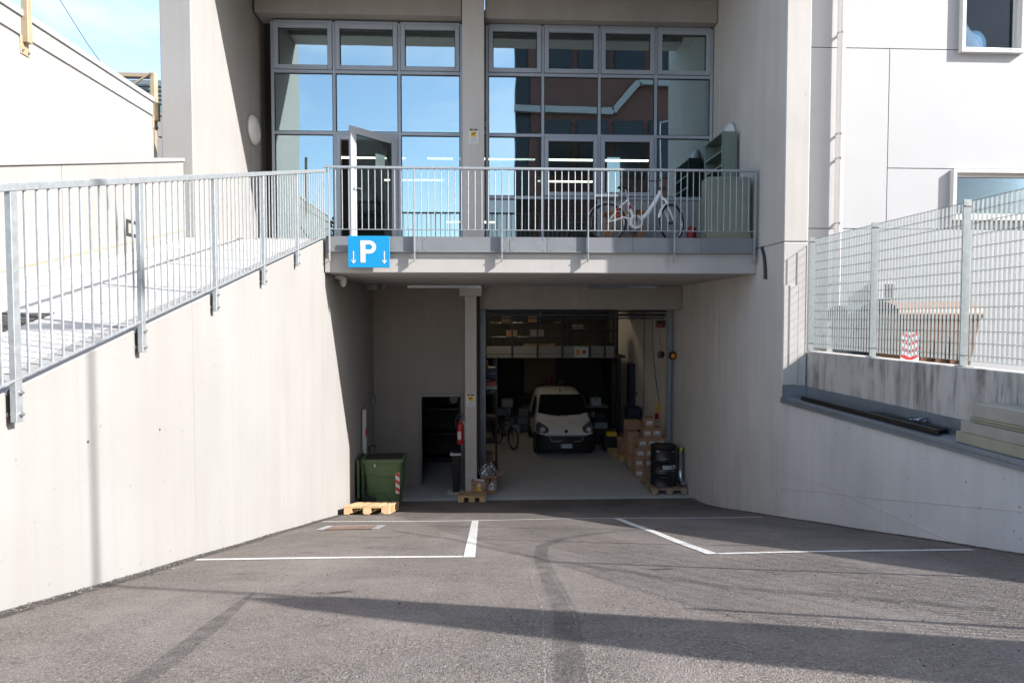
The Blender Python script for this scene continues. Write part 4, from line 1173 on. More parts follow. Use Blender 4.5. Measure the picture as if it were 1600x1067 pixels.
# ---- black pedestal bin
o = empty('pedestal_bin', (-.66, 14.45, 0), 'slim black pedestal bin with a white rim beside the side door', 'bin')
loft(MB(), [rrect(0, 0, .15, .15, .02, .02), rrect(0, 0, .21, .19, .02, .86)]).build('body', 'black_pl', o, True, local=True)
loft(MB(), [rrect(-.01, 0, .25, .23, .02, .862), rrect(-.01, 0, .25, .23, .02, .905)]).build('rim', 'white_pl', o, True, local=True)
MB().box(-.08, .12, -.08, .08, .906, .93).build('ash_tray', 'black_pl', o, local=True, bevel=.006)
MB().box(-.20, .16, -.16, .18, .001, .018).build('foot_plate', 'label', o, local=True, bevel=.004)
# ---- fire extinguisher
o = empty('fire_extinguisher', (-.56, 14.32, 1.12), 'red fire extinguisher hung beside the concrete pillar', 'extinguisher')
MB().lathe([(.05, 0), (.075, .015), (.08, .04), (.08, .40), (.065, .46), (.03, .49), (.022, .53), (.02, .55)], (0, 0, 0), 20).build('cylinder', 'red', o, True, local=True)
MB().box(-.055, .02, -.084, -.078, .12, .30).build('label_sticker', 'label', o, local=True)
MB().box(-.025, .035, -.018, .018, .55, .60).bar((0, 0, .6), (-.07, 0, .63), .02, .012).build('valve', 'black_pl', o, local=True)
MB().tube([(0, 0, .58), (.05, -.02, .66), (.03, -.03, .72), (-.05, -.04, .68), (-.10, -.05, .55), (-.095, -.05, .40)], .012, 8).build('hose', 'black_pl', o, True, local=True)
MB().box(-.02, .11, .07, .09, .1, .5).build('bracket', 'bolt', o, local=True)
# ---- cartons at the pillar
def carton(loc, sz, label, group=None, rz=0., open_top=False, labels=(), mat='card'):
    o = empty('cardboard_box', loc, label, 'box', group, rz)
    x, y, h = sz[0] / 2, sz[1] / 2, sz[2]
    if not open_top:
        MB().box(-x, x, -y, y, 0, h).build('carton', mat, o, local=True, bevel=.004)
        MB().box(-x + .004, x - .004, -.022, .022, h, h + .0012).build('tape', 'card_in', o, local=True)
    else:
        t = .006
        MB().box(-x, x, -y, -y + t, 0, h).box(-x, x, y - t, y, 0, h).box(-x, -x + t, -y + t, y - t, 0, h).box(x - t, x, -y + t, y - t, 0, h).box(-x + t, x - t, -y + t, y - t, 0, t).build('carton', mat, o, local=True)
    for (a, b_, c, d_, m) in labels: MB().box(a, b_, -y - .0022, -y - .0003, c, d_).build('label_sticker', m, o, local=True)
    return o
carton((-.17, 13.93, .165), (.27, .2, .24), 'small carton with yellow label on the little pallet', None, 0, False, ((-.01, .07, .03, .13, 'yellow_print'), (.0, .06, .13, .18, 'label')), 'card')
for (a, c, z0, z1) in ((-.10, -.05, .16, .175), (-.10, -.06, .14, .15), (-.08, .0, .09, .098), (.09, .12, .08, .1)):
    MB().box(-.17 + a, -.17 + c, 13.8288, 13.8298, .165 + z0, .165 + z1).build('print_mark', 'black_print', bpy.context.scene.objects['cardboard_box'])
MB().box(-.24, -.02, 13.86, 13.87, .41, .43).cbox((-.13, 13.90, .416), (.2, .14, .006), Euler((0, R(8), 0)).to_matrix()).build('paper_sheet', 'label', bpy.context.scene.objects['cardboard_box'])
ob = carton((.07, 14.45, .006), (.36, .36, .40), 'open carton holding a clear plastic bag beside the pillar', None, 0, True, ((-.16, -.07, .1, .26, 'label'), (.01, .12, .08, .25, 'label')))
MB().cbox((.03, -.183, .30), (.03, .003, .18), Euler((0, R(8), 0)).to_matrix()).cbox((.05, -.184, .17), (.05, .003, .03)).build('black_tape', 'black_print', ob, local=True)
for (c, s, rt) in (((-.21, 0, .46), (.006, .34, .15), (0, R(-20), 0)), ((.26, 0, .43), (.16, .34, .006), (0, R(-12), 0)), ((0, -.23, .395), (.36, .13, .006), (R(12), 0, 0)), ((0, .20, .47), (.34, .006, .14), (R(-15), 0, 0))):
    MB().cbox(c, s, Euler(rt).to_matrix()).build('flap', 'card_in', ob, local=True)
bg = MB()
rng = random.Random(3)
def bagf(u, v):
    a, h = u * 2 * math.pi, v
    r = (.175 - .10 * h ** 1.6) * (1 + .14 * math.sin(5 * a + 7 * h) + .08 * math.sin(11 * a - 9 * h)) + rng.uniform(-.012, .012)
    return (.05 + r * math.cos(a) * 1.1 + .04 * h, 14.43 + r * math.sin(a), .40 + .25 * h ** .9 + rng.uniform(-.012, .012))
bg.grid(bagf, 34, 14)
tag(bg.build('plastic_bag', 'film', None), 'crumpled clear plastic bag bulging out of the open carton', 'bag')
bg2 = MB()
def bagi(u, v):
    a, h = u * 2 * math.pi, v
    r = (.15 - .11 * h) * (1 + .18 * math.sin(4 * a + 5 * h)) + rng.uniform(-.02, .02)
    return (.05 + r * math.cos(a), 14.43 + r * math.sin(a), .38 + .2 * h + rng.uniform(-.015, .015))
bg2.grid(bagi, 20, 8)
bg2.build('inner_fold', 'label', bpy.context.scene.objects['plastic_bag'])
# ---- carton stack by the drum
words = ['bottom', 'second', 'third', 'fourth', 'fifth', 'top']
cols = ['left', 'middle', 'right']
bw, bh = .232, .246
lab = ((-.09, .05, .07, .165, 'label'),)
def marks(o, bd=.17):
    for (a, c, z0, z1) in ((-.075, -.035, .135, .15), (-.065, -.04, .115, .13), (-.08, .02, .085, .093), (-.06, .03, .10, .106)):
        MB().box(a, c, -bd - .0036, -bd - .0024, z0, z1).build('print_mark', 'grey_print' if z0 > .11 else 'black_print', o, local=True)
for r_ in range(6):
    n = 3 if r_ < 4 else (2 if r_ == 4 else 1)
    for c in range(n):
        x = 3.83 + bw * 1.02 * (c if r_ < 4 else c + (.75 if r_ == 4 else 1.0)) + .02 * (r_ > 1) + random.uniform(-.008, .008) + (.05 if r_ == 3 else 0)
        y = 15.72 + random.uniform(-.015, .015) + (.04 if r_ > 3 else 0)
        if x + bw / 2 > 4.52: x = 4.52 - bw / 2
        o = carton((x, y, .001 + r_ * (bh + .001)), (bw, .34, bh), f'brown labelled carton, {words[r_]} row from the floor, {cols[c] if n > 1 else "single one"} in the stack behind the drum', 'labelled cartons behind the drum', random.uniform(-.02, .02), False, () if (r_ == 0 and c == 1) else lab)
        if not (r_ == 0 and c == 1): marks(o)
for r_ in range(3):
    o = carton((3.80 - .0 * r_, 16.3 + .03 * r_, .145 + r_ * .30), (.30, .42, .295), f'plain brown carton, {words[r_]} one of the rear column behind the labelled stack', 'plain cartons of the rear column', R(5 * (r_ % 2)))
o = carton((3.86, 16.55, 1.05), (.34, .34, .24), 'leaning dark carton on top of the rear column', None, R(14))
o = carton((3.93, 17.75, .145), (.34, .40, .33), 'carton with white label on the rear pallet', None, R(4), False, ((.02, .11, .17, .28, 'label'),))
o = carton((3.9, 17.95, .48), (.30, .3, .10), 'flat carton with a white sheet on the rear pallet', None, R(-6), False)
# ---- drum
D = empty('oil_drum', (4.08, 14.42, .148), 'black steel drum with white lettering on the old pallet', 'drum')
RD = .29
prof = [(RD - .02, 0), (RD + .004, .004), (RD + .004, .02), (RD - .003, .03)]
for zc in (.29, .58):
    prof += [(RD - .003, zc - .03), (RD + .009, zc - .012), (RD + .009, zc + .012), (RD - .003, zc + .03)]
prof += [(RD - .003, .83), (RD - .02, .85), (RD - .025, .86)]
MB().lathe(prof, (0, 0, 0), 48).build('barrel', 'black_gloss', D, True, local=True)
MB().lathe([(RD - .03, .861), (RD + .006, .865), (RD + .01, .885), (RD + .006, .90), (RD - .02, .905), (RD - .04, .885), (.02, .888)], (0, 0, 0), 48).build('lid', 'black_gloss', D, True, local=True)
for a in (-130, -60):
    MB().cbox((RD * math.cos(R(a)), RD * math.sin(R(a)), .80), (.07, .02, .03), Matrix.Rotation(R(a + 90), 3, 'Z')).build('clamp', 'bolt', D, local=True)
text('lettering', 'SIRION', .125, 'white_print', D, (0, 0, .435), bold=.005, bend=RD - .001, turn=.33, xs=.95)
text('lettering', 'lubrificanti', .035, 'grey_print', D, (0, 0, .352), bend=RD - .001, turn=.55)
for z in (.64, .36, .29, .22): MB().tube([((RD + .002) * math.sin(a_), -(RD + .002) * math.cos(a_), z) for a_ in [R(-28 + 40 * i / 8) for i in range(9)]], .003, 4).build('printed_rule', 'grey_print', D, local=True)
o = empty('clear_hose', (4.46, 14.4, .15), 'clear bent plastic hose standing between the drum and the wall', 'hose')
pts = [(4.455, 14.36, 1.0), (4.46, 14.36, .8), (4.465, 14.34, .55), (4.455, 14.32, .36), (4.44, 14.24, .23), (4.44, 14.14, .21), (4.45, 14.06, .25)]
MB().tube(pts, [.075, .078, .076, .072, .066, .06, .06], 16).build('tube', 'hose_clear', o, True)
MB().tube([p for p in pts], .03, 8).build('inner_film', 'label', o, True)
MB().prism([(4.40, 1.0), (4.50, 1.03), (4.44, .88)], 'y', 14.262, 14.27).build('tag', 'lime', o)
# ---- amber beacon on the right jamb, black sensor, pull cords
o = empty('warning_beacon', (4.50, 15.0, 3.05), 'amber warning beacon on the right garage door post', 'lamp')
MB().box(4.42, 4.50, 15.08, 15.23, 2.98, 3.12).build('bracket', 'black_pl', o, bevel=.006)
MB().lathe([(.10, 0), (.105, -.02), (.09, -.05)], (4.47, 15.08, 3.06), 20, 'y').build('base', 'black_pl', o, True)
MB().lathe([(.062, -.05), (.066, -.07), (.05, -.11), (.02, -.13)], (4.47, 15.08, 3.05), 20, 'y').build('lens', 'amber', o, True)
MB().lathe([(.09, 0), (.09, -.04), (.05, -.06)], (4.30, 15.5, 3.06), 16, 'y').build('siren', 'black_pl', o, True)
o = empty('door_motor', (4.3, 15.6, 3.7), 'small dark door motor with hanging cords inside the opening', 'motor')
MB().box(4.20, 4.40, 15.45, 15.65, 3.72, 3.90).build('housing', 'black_pl', o, bevel=.02)
MB().box(4.21, 4.32, 15.435, 15.449, 3.74, 3.80).build('red_cover', 'red', o)
MB().tube([(4.12, 15.6, 3.95), (4.13, 15.6, 3.2), (4.2, 15.6, 2.5), (4.28, 15.55, 1.9)], .010, 6).build('cord', 'black_pl', o, True)
MB().tube([(4.26, 15.5, 3.72), (4.3, 15.5, 3.3), (4.36, 15.45, 2.9)], .006, 6).build('cord', 'red_print', o, True)

# ================================================================== VAN
V = empty('parked_van', (2.31, 18.05, 0), 'white delivery van parked nose out inside the garage', 'van')
ST = [(0.0, .26, .56, .60, .66, .60), (.05, .22, .66, .74, .77, .70), (.18, .20, .76, .79, .82, .755), (.45, .20, .87, .83, .85, .79), (.78, .20, .97, .84, .86, .80),
      (1.0, .20, 1.17, .84, .86, .755), (1.25, .20, 1.40, .84, .86, .705), (1.48, .20, 1.58, .84, .86, .675), (1.75, .20, 1.655, .84, .86, .665), (2.6, .20, 1.71, .84, .86, .66), (3.6, .22, 1.70, .83, .85, .65), (3.80, .26, 1.62, .80, .82, .62)]
rings = []
for (y, zb, zt, wl_, wb_, wr_) in ST:
    zb2 = min(.93, zt - .14)
    h = [(0, zb), (wl_ * .8, zb), (wl_, zb + .07), (wb_, (zb + zb2) / 2), (wb_ * .99, zb2), (wr_ + .01, zt - .075), (wr_ - .05, zt - .018), (wr_ * .55, zt + .012), (0, zt + .018)]
    rings.append([(x, y, z) for x, z in h] + [(-x, y, z) for x, z in reversed(h[1:-1])])
vb = loft(MB(), rings).build('body', 'van', V, True, local=True)
md = vb.modifiers.new('sub', 'SUBSURF'); md.levels = md.render_levels = 1
def zt_at(y):
    for a, c in zip(ST, ST[1:]):
        if a[0] <= y <= c[0]: return a[2] + (c[2] - a[2]) * (y - a[0]) / (c[0] - a[0])
    return ST[-1][2]
def wsf(u, v):
    x = (u * 2 - 1); wd = .745 + (.615 - .745) * v
    y = .84 + .64 * v + .10 * x * x * (1 - v * .6)
    return (x * wd, y, zt_at(min(y, 1.7)) + .030 - .012 * x * x)
MB().grid(wsf, 14, 10).build('windscreen', 'van_glass', V, True, local=True)
for s in (-1, 1):
    MB().add([(s * .872, 1.05, .98), (s * .868, 2.0, .98), (s * .74, 1.95, 1.56), (s * .745, 1.5, 1.50)], [(0, 1, 2, 3)]).build('side_window', 'van_glass', V, local=True)
    hl = MB(); poly = [(s * .49, .80), (s * .60, .86), (s * .76, .93), (s * .83, .83), (s * .835, .68), (s * .62, .655), (s * .50, .69)]
    def hy_(x, z): return .035 + .60 * max(0, abs(x) - .50) ** 1.3 + max(0, z - .66) * 1.0
    np_ = len(poly)
    hl.add([(x, hy_(x, z), z) for x, z in poly] + [(x, hy_(x, z) + .22, z) for x, z in poly], [tuple(range(np_)), tuple(range(np_, 2 * np_))] + [(i, (i + 1) % np_, np_ + (i + 1) % np_, np_ + i) for i in range(np_)])
    ho = hl.build('headlight', 'lamp_housing', V, local=True, bevel=.015, seg=2)
    MB().lathe([(.02, 0), (.075, -.01), (.085, -.025)], (s * .665, .150, .755), 18, 'y').build('reflector', 'reflector', ho, True, local=True)
    MB().lathe([(.045, -.03), (.03, -.045), (.008, -.05)], (s * .665, .150, .755), 14, 'y').build('bulb', 'label', ho, True, local=True)
    mi = MB(); loft(mi, [[(s * .86, y, z) for y, z in ((1.12, .95), (1.20, .95), (1.2, 1.12), (1.12, 1.12))], [(s * 1.02, y, z) for y, z in ((1.08, .93), (1.2, .93), (1.2, 1.15), (1.08, 1.15))]]); mi.build('mirror', 'black_pl', V, local=True, bevel=.02)
    MB().lathe([(.01, 0), (.05, -.004), (.055, -.015), (.03, -.02)], (s * .60, .022, .355), 14, 'y').build('fog_lamp', 'reflector', V, True, local=True)
    for y in (.72, 3.15):
        wh = MB().lathe([(.19, -.09), (.285, -.085), (.305, -.05), (.305, .05), (.285, .085), (.19, .09)], (s * .79, y, .305), 26, 'x').build('wheel', 'rubber', V, True, local=True)
        MB().lathe([(.02, s * .085), (.10, s * .08), (.17, s * .07), (.19, s * .088)], (s * .79, y, .305), 20, 'x').build('hub_cap', 'bolt', wh, True, local=True)
bp = MB(); n = 17
front = [(-.872, .46), (-.845, .17), (-.63, -.01), (0, -.05), (.63, -.01), (.845, .17), (.872, .46)]
lo = [(x, y, .17) for x, y in front]; mi_ = [(x * 1.015, y - .03, .36) for x, y in front]; hi_ = [(x * 1.01, y - .015, .50 + (.14 if abs(x) > .7 else .11 if abs(x) > .5 else 0)) for x, y in front]
bk = [(x, y + .06, hi_[i][2] + .01) for i, (x, y) in enumerate(front)]
vs = lo + mi_ + hi_ + bk; fs = []
for r_ in range(3):
    for i in range(6): fs.append((r_ * 7 + i, r_ * 7 + i + 1, (r_ + 1) * 7 + i + 1, (r_ + 1) * 7 + i))
bp.add(vs, fs).build('bumper', 'black_pl', V, True, local=True)
MB().prism([(-.50, .61), (.50, .61), (.42, .455), (-.42, .455)], 'y', -.045, .05).build('grille', 'black_gloss', V, local=True)
gr = MB(); gp = [(-.50, .61), (.50, .61), (.42, .455), (-.42, .455)]
for a, c in zip(gp, gp[1:] + gp[:1]): gr.bar((a[0], -.05, a[1]), (c[0], -.05, c[1]), .02, .022, (0, -1, 0))
gr.build('grille_surround', 'chrome', V, local=True)
for z in (.49, .525, .56): MB().box(-.44 - (z - .49) * .4, .44 + (z - .49) * .4, -.052, -.044, z, z + .012).build('grille_bar', 'steel_dk', V, local=True)
MB().bar((-.52, -.02, .645), (.52, -.02, .645), .06, .035).build('nose_trim', 'van', V, local=True, bevel=.01)
MB().lathe([(.005, -.02), (.045, -.02), (.052, -.005), (.05, .02)], (0, .04, .72), 18, 'y').build('badge', 'black_gloss', V, True, local=True)
lpn = MB().box(-.185, .185, -.08, -.066, .265, .375).build('licence_plate', 'white_print', V, local=True, bevel=.003)
for x0, x1 in ((-.185, -.145), (.145, .185)): MB().box(x0, x1, -.0825, -.0805, .266, .374).build('blue_band', 'blue_print', lpn, local=True)
text('characters', 'DA 079LF', .068, 'black_print', lpn, (0, -.082, .32), bold=.0015)
MB().bar((-.5, .86, 1.06), (.1, .80, 1.045), .015, .015).bar((.05, .83, 1.06), (.6, .90, 1.08), .015, .015).build('wipers', 'black_pl', V, local=True)
MB().tube([(0, 1.62, 1.66), (0, 1.75, 1.78)], [.012, .004], 6).lathe([(.03, 0), (.02, .03), (.005, .04)], (0, 1.62, 1.65), 10).build('aerial', 'black_pl', V, local=True)

# ================================================================== GARAGE CONTENTS
# ---- mezzanine at the back
MZ = empty('mezzanine', (2, 20.3, 0), 'steel mezzanine with grey edge panels across the back of the garage', 'mezzanine')
MB().box(.0, 4.5, 20.35, 26.2, 2.66, 2.75).build('deck', 'int_dark', MZ)
mx = [.02, .86, 1.66, 2.46, 3.34, 3.82, 4.16]
for a, c in zip(mx, mx[1:]):
    MB().box(a + .03, c - .03, 20.30, 20.34, 2.82, 3.06).build('edge_panel', 'mezz', MZ); MB().box(a + .03, c - .03, 20.31, 20.34, 2.69, 2.81).build('edge_panel', 'mezz', MZ)
for x in mx[1:-1]: MB().box(x - .025, x + .025, 20.26, 20.30, 2.70, 4.3).build('upright', 'steel_dk', MZ)
for x in (.3, 4.3): MB().box(x - .06, x + .06, 20.4, 20.55, 0, 2.66).build('leg', 'steel_dk', MZ)
sg = MB().box(2.84, 3.28, 20.22, 20.25, 2.70, 3.03).build('notice_board', 'label', MZ)
MB().box(2.90, 3.0, 20.215, 20.22, 2.77, 2.96).build('picture', 'amber', sg); MB().box(3.09, 3.2, 20.215, 20.22, 2.82, 2.93).build('picture', 'red_print', sg)
# ---- racks
def rack(loc, wd, dp, ht, lv, label, seed, rz=0., sm='steel_dk'):
    o = empty('storage_rack', loc, label, 'rack', None, rz)
    rn = random.Random(seed)
    for x in (-wd / 2, wd / 2):
        for y in (0, dp): MB().box(x - .025, x + .025, y - .025, y + .025, 0, ht).build('upright', 'steel_dk', o, local=True)
    for i in range(lv):
        z = .12 + (ht - .35) * i / (lv - 1)
        MB().box(-wd / 2, wd / 2, -.015, dp + .015, z - .05, z - .001).build('shelf', sm, o, local=True)
    return o, rn
def goods(o, loc, wd, ht, lv, rn, where):
    adj = ['tan', 'grey', 'navy', 'dark', 'rusty red', 'pale']
    mats = ['card', 'mezz', 'blue_box', 'black_pl', 'brown_bin', 'int_off']
    for i in range(lv):
        z = loc[2] + .12 + (ht - .35) * i / (lv - 1)
        x = -wd / 2 + .08; cnt = 0
        while x < wd / 2 - .3:
            bw_ = rn.uniform(.22, .45); hh = rn.uniform(.12, .32)
            if x + bw_ > wd / 2 - .05: break
            if rn.random() < .75:
                k = rn.randrange(6)
                b_ = MB().box(loc[0] + x, loc[0] + x + bw_, loc[1] + .03, loc[1] + .4, z, z + hh)
                q = b_.build('storage_box', mats[k], None, bevel=.01)
                cnt += 1
                tag(q, f'{adj[k]} box on the {words[min(i, 5)]} shelf of the {where}, {["first", "second", "third", "fourth", "fifth", "sixth", "seventh"][cnt - 1]} along', 'box', f'boxes on the {where}')
            x += bw_ + rn.uniform(.03, .25)
o, rn = rack((1.4, 21.0, 2.75), 2.5, .6, 1.75, 4, 'dark storage rack on the mezzanine, its wide middle one', 5); goods(o, (1.4, 21.0, 2.75), 2.5, 1.75, 4, rn, 'wide mezzanine rack')
o, rn = rack((3.6, 21.0, 2.75), 1.5, .6, 1.75, 3, 'dark storage rack on the mezzanine near the pale wall', 9); goods(o, (3.6, 21.0, 2.75), 1.5, 1.75, 3, rn, 'mezzanine rack near the wall')
o, rn = rack((-.02, 16.5, 0), .62, .5, 2.9, 5, 'narrow metal rack just inside the garage beside the left door track', 2); goods(o, (-.02, 16.5, 0), .62, 2.9, 5, rn, 'narrow rack by the door')
q = MB().box(.02, .30, 16.44, 16.47, 2.40, 2.62).build('navy_carton', 'blue_box'); tag(q, 'navy carton front with pale lettering near the top of the narrow rack', 'box')
text('lettering', 'CASSA', .07, 'grey_print', q, (0, -.018, .12))
q = MB().box(.02, .30, 16.44, 16.47, 2.18, 2.32).build('striped_carton', 'red'); tag(q, 'red carton with a white lower band on the narrow rack', 'box')
MB().box(.02, .30, 16.432, 16.439, 2.12, 2.2).build('white_band', 'label', q)
o, rn = rack((-1.2, 17.5, 0), 1.0, .6, 2.4, 4, 'dark rack holding pale rolls seen through the side door', 4, 0, 'black_pl')
for k, (x, z) in enumerate(((-1.0, 1.98), (-.72, 1.98), (-.86, 1.75))):
    q = MB().tube([(x, 17.35, z), (x, 18.0, z)], .11, 16).build('fabric_roll', 'int_wall', None, True); tag(q, f'pale roll on the rack seen through the side door, the {["lefthand upper", "righthand upper", "lower"][k]} one', 'roll', 'pale rolls on the rack')
# ---- dark bicycle inside
def simple_bike(loc, rz, label):
    o = empty('bicycle', loc, label, 'bicycle', None, rz)
    for x in (-.52, .52):
        t = MB().tube([(x + .32 * math.cos(2 * math.pi * i / 32), 0, .34 + .32 * math.sin(2 * math.pi * i / 32)) for i in range(32)], .022, 6, True).build('wheel', 'rubber', o, True, local=True)
        s = MB()
        for i in range(12): s.tube([(x, 0, .34), (x + .31 * math.cos(R(30 * i)), 0, .34 + .31 * math.sin(R(30 * i)))], .002, 4)
        s.build('spokes', 'steel_dk', t, local=True)
    f = MB()
    bb_, st_, hd, hl_ = (-.06, 0, .30), (-.18, 0, .78), (.36, 0, .86), (.40, 0, .70)
    for a, c in ((bb_, st_), (bb_, hl_), (st_, hd), (hd, hl_), (bb_, (-.52, 0, .34)), (st_, (-.52, 0, .34)), (hl_, (.52, 0, .34))): f.tube([a, c], .018, 8)
    f.build('frame', 'steel_dk', o, True, local=True)
    MB().tube([(.33, 0, .98), (.34, -.12, 1.0), (.28, -.3, 1.0)], .013, 6).tube([(.33, 0, .98), (.34, .12, 1.0), (.28, .3, 1.0)], .013, 6).tube([hd, (.33, 0, .98)], .014, 6).build('handlebar', 'black_pl', o, True, local=True)
    MB().cbox((-.2, 0, .88), (.26, .13, .05)).tube([st_, (-.2, 0, .87)], .013, 6).build('saddle', 'black_pl', o, local=True, bevel=.02)
    return o
simple_bike((.62, 19.6, 0), R(-65), 'dark bicycle standing in the gloom between the narrow rack and the van')
# ---- wrapped water packs
o = empty('wrapped_goods', (1.05, 22.0, 0), 'heap of plastic wrapped bottle packs behind the van on its left', 'packs')
rn = random.Random(11)
for i in range(22):
    x, y, z = 1.05 + rn.uniform(-.5, .45), 21.9 + rn.uniform(-.3, .5), (i // 7) * .3
    MB().cbox((x, y, z + .15), (rn.uniform(.28, .4), .3, .29), Matrix.Rotation(rn.uniform(-.3, .3), 3, 'Z')).build('bottle_pack', 'label' if i % 3 == 0 else ('corr' if i % 3 == 1 else 'mezz'), o, bevel=.03)
# ---- machine benches at the back
def bench(loc, sz, label, mat, top='mezz'):
    o = empty('workbench', loc, label, 'bench')
    x, y, h = sz
    MB().box(-x / 2, x / 2, 0, y, h - .05, h).build('bench_top', top, o, local=True)
    for a in (-x / 2 + .03, x / 2 - .09):
        for c in (.03, y - .09): MB().box(a, a + .06, c, c + .06, 0, h - .051).build('leg', 'steel_dk', o, local=True)
    MB().box(-x / 2 + .1, x / 2 - .1, .12, y - .12, .15, h - .25).build('cupboard', mat, o, local=True)
    return o
bench((2.1, 24.5, 0), (1.6, .7, 1.0), 'dark workbench below the mezzanine behind the van', 'int_dark', 'steel_dk')
bench((3.55, 21.6, 0), (1.3, .7, .95), 'dark workbench beside the van near the pale wall', 'int_dark')
q = MB().box(2.35, 2.6, 24.6, 24.9, 1.0, 1.35).box(2.42, 2.53, 24.55, 24.9, 1.35, 1.75).build('red_machine', 'red'); tag(q, 'red machine on the workbench behind the van', 'machine')
q = MB().box(3.62, 3.96, 21.65, 21.95, .96, 1.22).build('white_box', 'label', None, bevel=.01); tag(q, 'white box standing on the workbench near the pale wall', 'box')
MB().box(3.75, 3.84, 21.642, 21.649, 1.15, 1.18).build('hand_hole', 'hole', q)
q = MB().tube([(2.95, 22.2, .2), (3.02, 22.2, 1.6)], .02, 8).tube([(3.12, 22.2, .2), (3.12, 22.2, 1.6)], .02, 8)
for z in (.5, .8, 1.1, 1.4): q.tube([(2.97, 22.2, z), (3.12, 22.2, z)], .014, 6)
tag(q.build('hand_truck', 'chrome', None, True), 'silver hand truck standing upright behind the van', 'hand truck')
o = empty('power_drill', (2.75, 23.2, .9), 'brown bench drill on a stand under the mezzanine', 'machine')
MB().box(2.55, 2.95, 23.0, 23.4, 0, .9).build('stand', 'steel_dk', o)
MB().tube([(2.75, 23.25, .9), (2.75, 23.25, 1.75)], .04, 10).build('column', 'chrome', o, True)
MB().box(2.63, 2.87, 23.0, 23.35, 1.5, 1.75).build('head', 'brown_bin', o, bevel=.03)
q = MB().box(4.58, 4.76, 20.1, 20.5, 0, 2.5).build('blue_locker', 'navy', None, bevel=.01); tag(q, 'tall navy locker against the pale garage wall', 'locker')
o = empty('blue_crate', (4.5, 19.3, .9), 'navy plastic crate on a stand against the pale wall', 'crate')
MB().box(4.3, 4.72, 19.1, 19.55, .95, 1.25).build('crate', 'navy', o, bevel=.02); MB().box(4.32, 4.7, 19.12, 19.53, 0, .948).build('stand', 'steel_dk', o)
o = empty('pale_bin', (3.55, 19.9, 0), 'dark crate with a pale blue printed panel beside the van', 'crate')
MB().box(3.3, 3.85, 19.8, 20.2, 0, .75).build('body', 'black_pl', o, bevel=.02); MB().box(3.42, 3.82, 19.792, 19.799, .5, .68).build('printed_panel', 'corr', o)
q = MB().box(3.62, 3.9, 18.75, 19.0, .44, .56).build('yellow_case', 'yellow_print', None, bevel=.01); tag(q, 'yellow case on a dark crate beyond the cartons', 'case')
q = MB().box(3.5, 3.95, 18.7, 19.1, 0, .438).build('dark_crate', 'black_pl', None, bevel=.02); tag(q, 'black crate on the floor beyond the cartons', 'crate')
o = empty('hanging_tools', (4.6, 17.3, 1.2), 'red and yellow tools hanging on the wall above the cartons', 'tools')
MB().box(4.72, 4.775, 17.2, 17.34, 1.35, 1.62).build('yellow_tool', 'yellow_print', o); MB().box(4.70, 4.775, 17.36, 17.5, 1.18, 1.32).build('red_tool', 'red', o)
MB().tube([(4.72, 17.4, 1.25), (4.6, 17.2, 1.05), (4.6, 17.1, .8), (4.68, 17.0, .6)], .012, 6).build('cord', 'black_pl', o, True)
q = MB().box(4.772, 4.779, 19.9, 20.0, 1.5, 1.62).build('switch_box', 'black_pl'); tag(q, 'small dark switch on the pale garage wall', 'switch')

# ================================================================== RIGHT SIDE THINGS
def profile(y0, y1, x, z, sz, label, mat, rz=0.):
    o = empty('steel_profile', (x, y1, z), label, 'beam', 'steel profiles on the coping', rz)
    L_ = y0 - y1; h = sz; t = .008
    for n_, q in (('flange', (-.03, .03, 0, t)), ('flange', (-.03, .03, h - t, h)), ('web', (-.004, .004, t, h - t))):
        MB().box(q[0], q[1], 0, L_, q[2], q[3]).build(n_, mat, o, local=True)
    return o
profile(9.15, 6.33, 4.64, 2.748, .06, 'long rusty steel profile nearest the outer edge of the zinc coping', 'steel_rust', R(-.4))
profile(9.3, 6.40, 4.72, 2.748, .045, 'long thin steel profile lying just inside the rusty one on the coping', 'steel_rust', R(.3))
profile(7.7, 6.42, 4.81, 2.748, .05, 'short dark profile in the middle of the zinc coping', 'steel_dk', R(1))
profile(7.75, 6.55, 4.875, 2.748, .045, 'short dark profile nearest the stained parapet', 'steel_dk', R(.6))
b = MB(); rn = random.Random(5)
for i in range(26):
    a = rn.uniform(0, 6.28)
    b.tube([(4.86 + rn.uniform(-.04, .04), 6.95 + rn.uniform(-.12, .12), 2.80 + rn.uniform(0, .05)) for k in range(4)], .004, 5)
tag(b.build('crumpled_film', 'hose_clear', None, True), 'crumpled clear packing film lying on the dark profiles', 'packaging')
bds = [(5.22, 6.02, 4.585, 4.93, 2.748, .105, 'insul', 'lowest greenish insulation board of the stack on the coping'), (4.6, 5.98, 4.60, 4.93, 2.855, .105, 'insul_pink', 'thick grey insulation board second from the bottom of the stack'),
       (4.6, 5.90, 4.63, 4.93, 2.962, .03, 'insul', 'thin insulation sheet in the middle of the board stack'), (4.6, 5.88, 4.61, 4.93, 2.994, .026, 'insul', 'thin greenish sheet just under the top insulation board'),
       (4.4, 5.84, 4.60, 4.93, 3.022, .125, 'insul_pink', 'thick pale insulation board on top of the stack')]
for y0, y1, x0, x1, z, h, m, lb in bds:
    q = MB().box(x0, x1, y0, y1, z, z + h).build('insulation_board', m, None, bevel=.004); tag(q, lb, 'board', 'insulation boards on the coping')
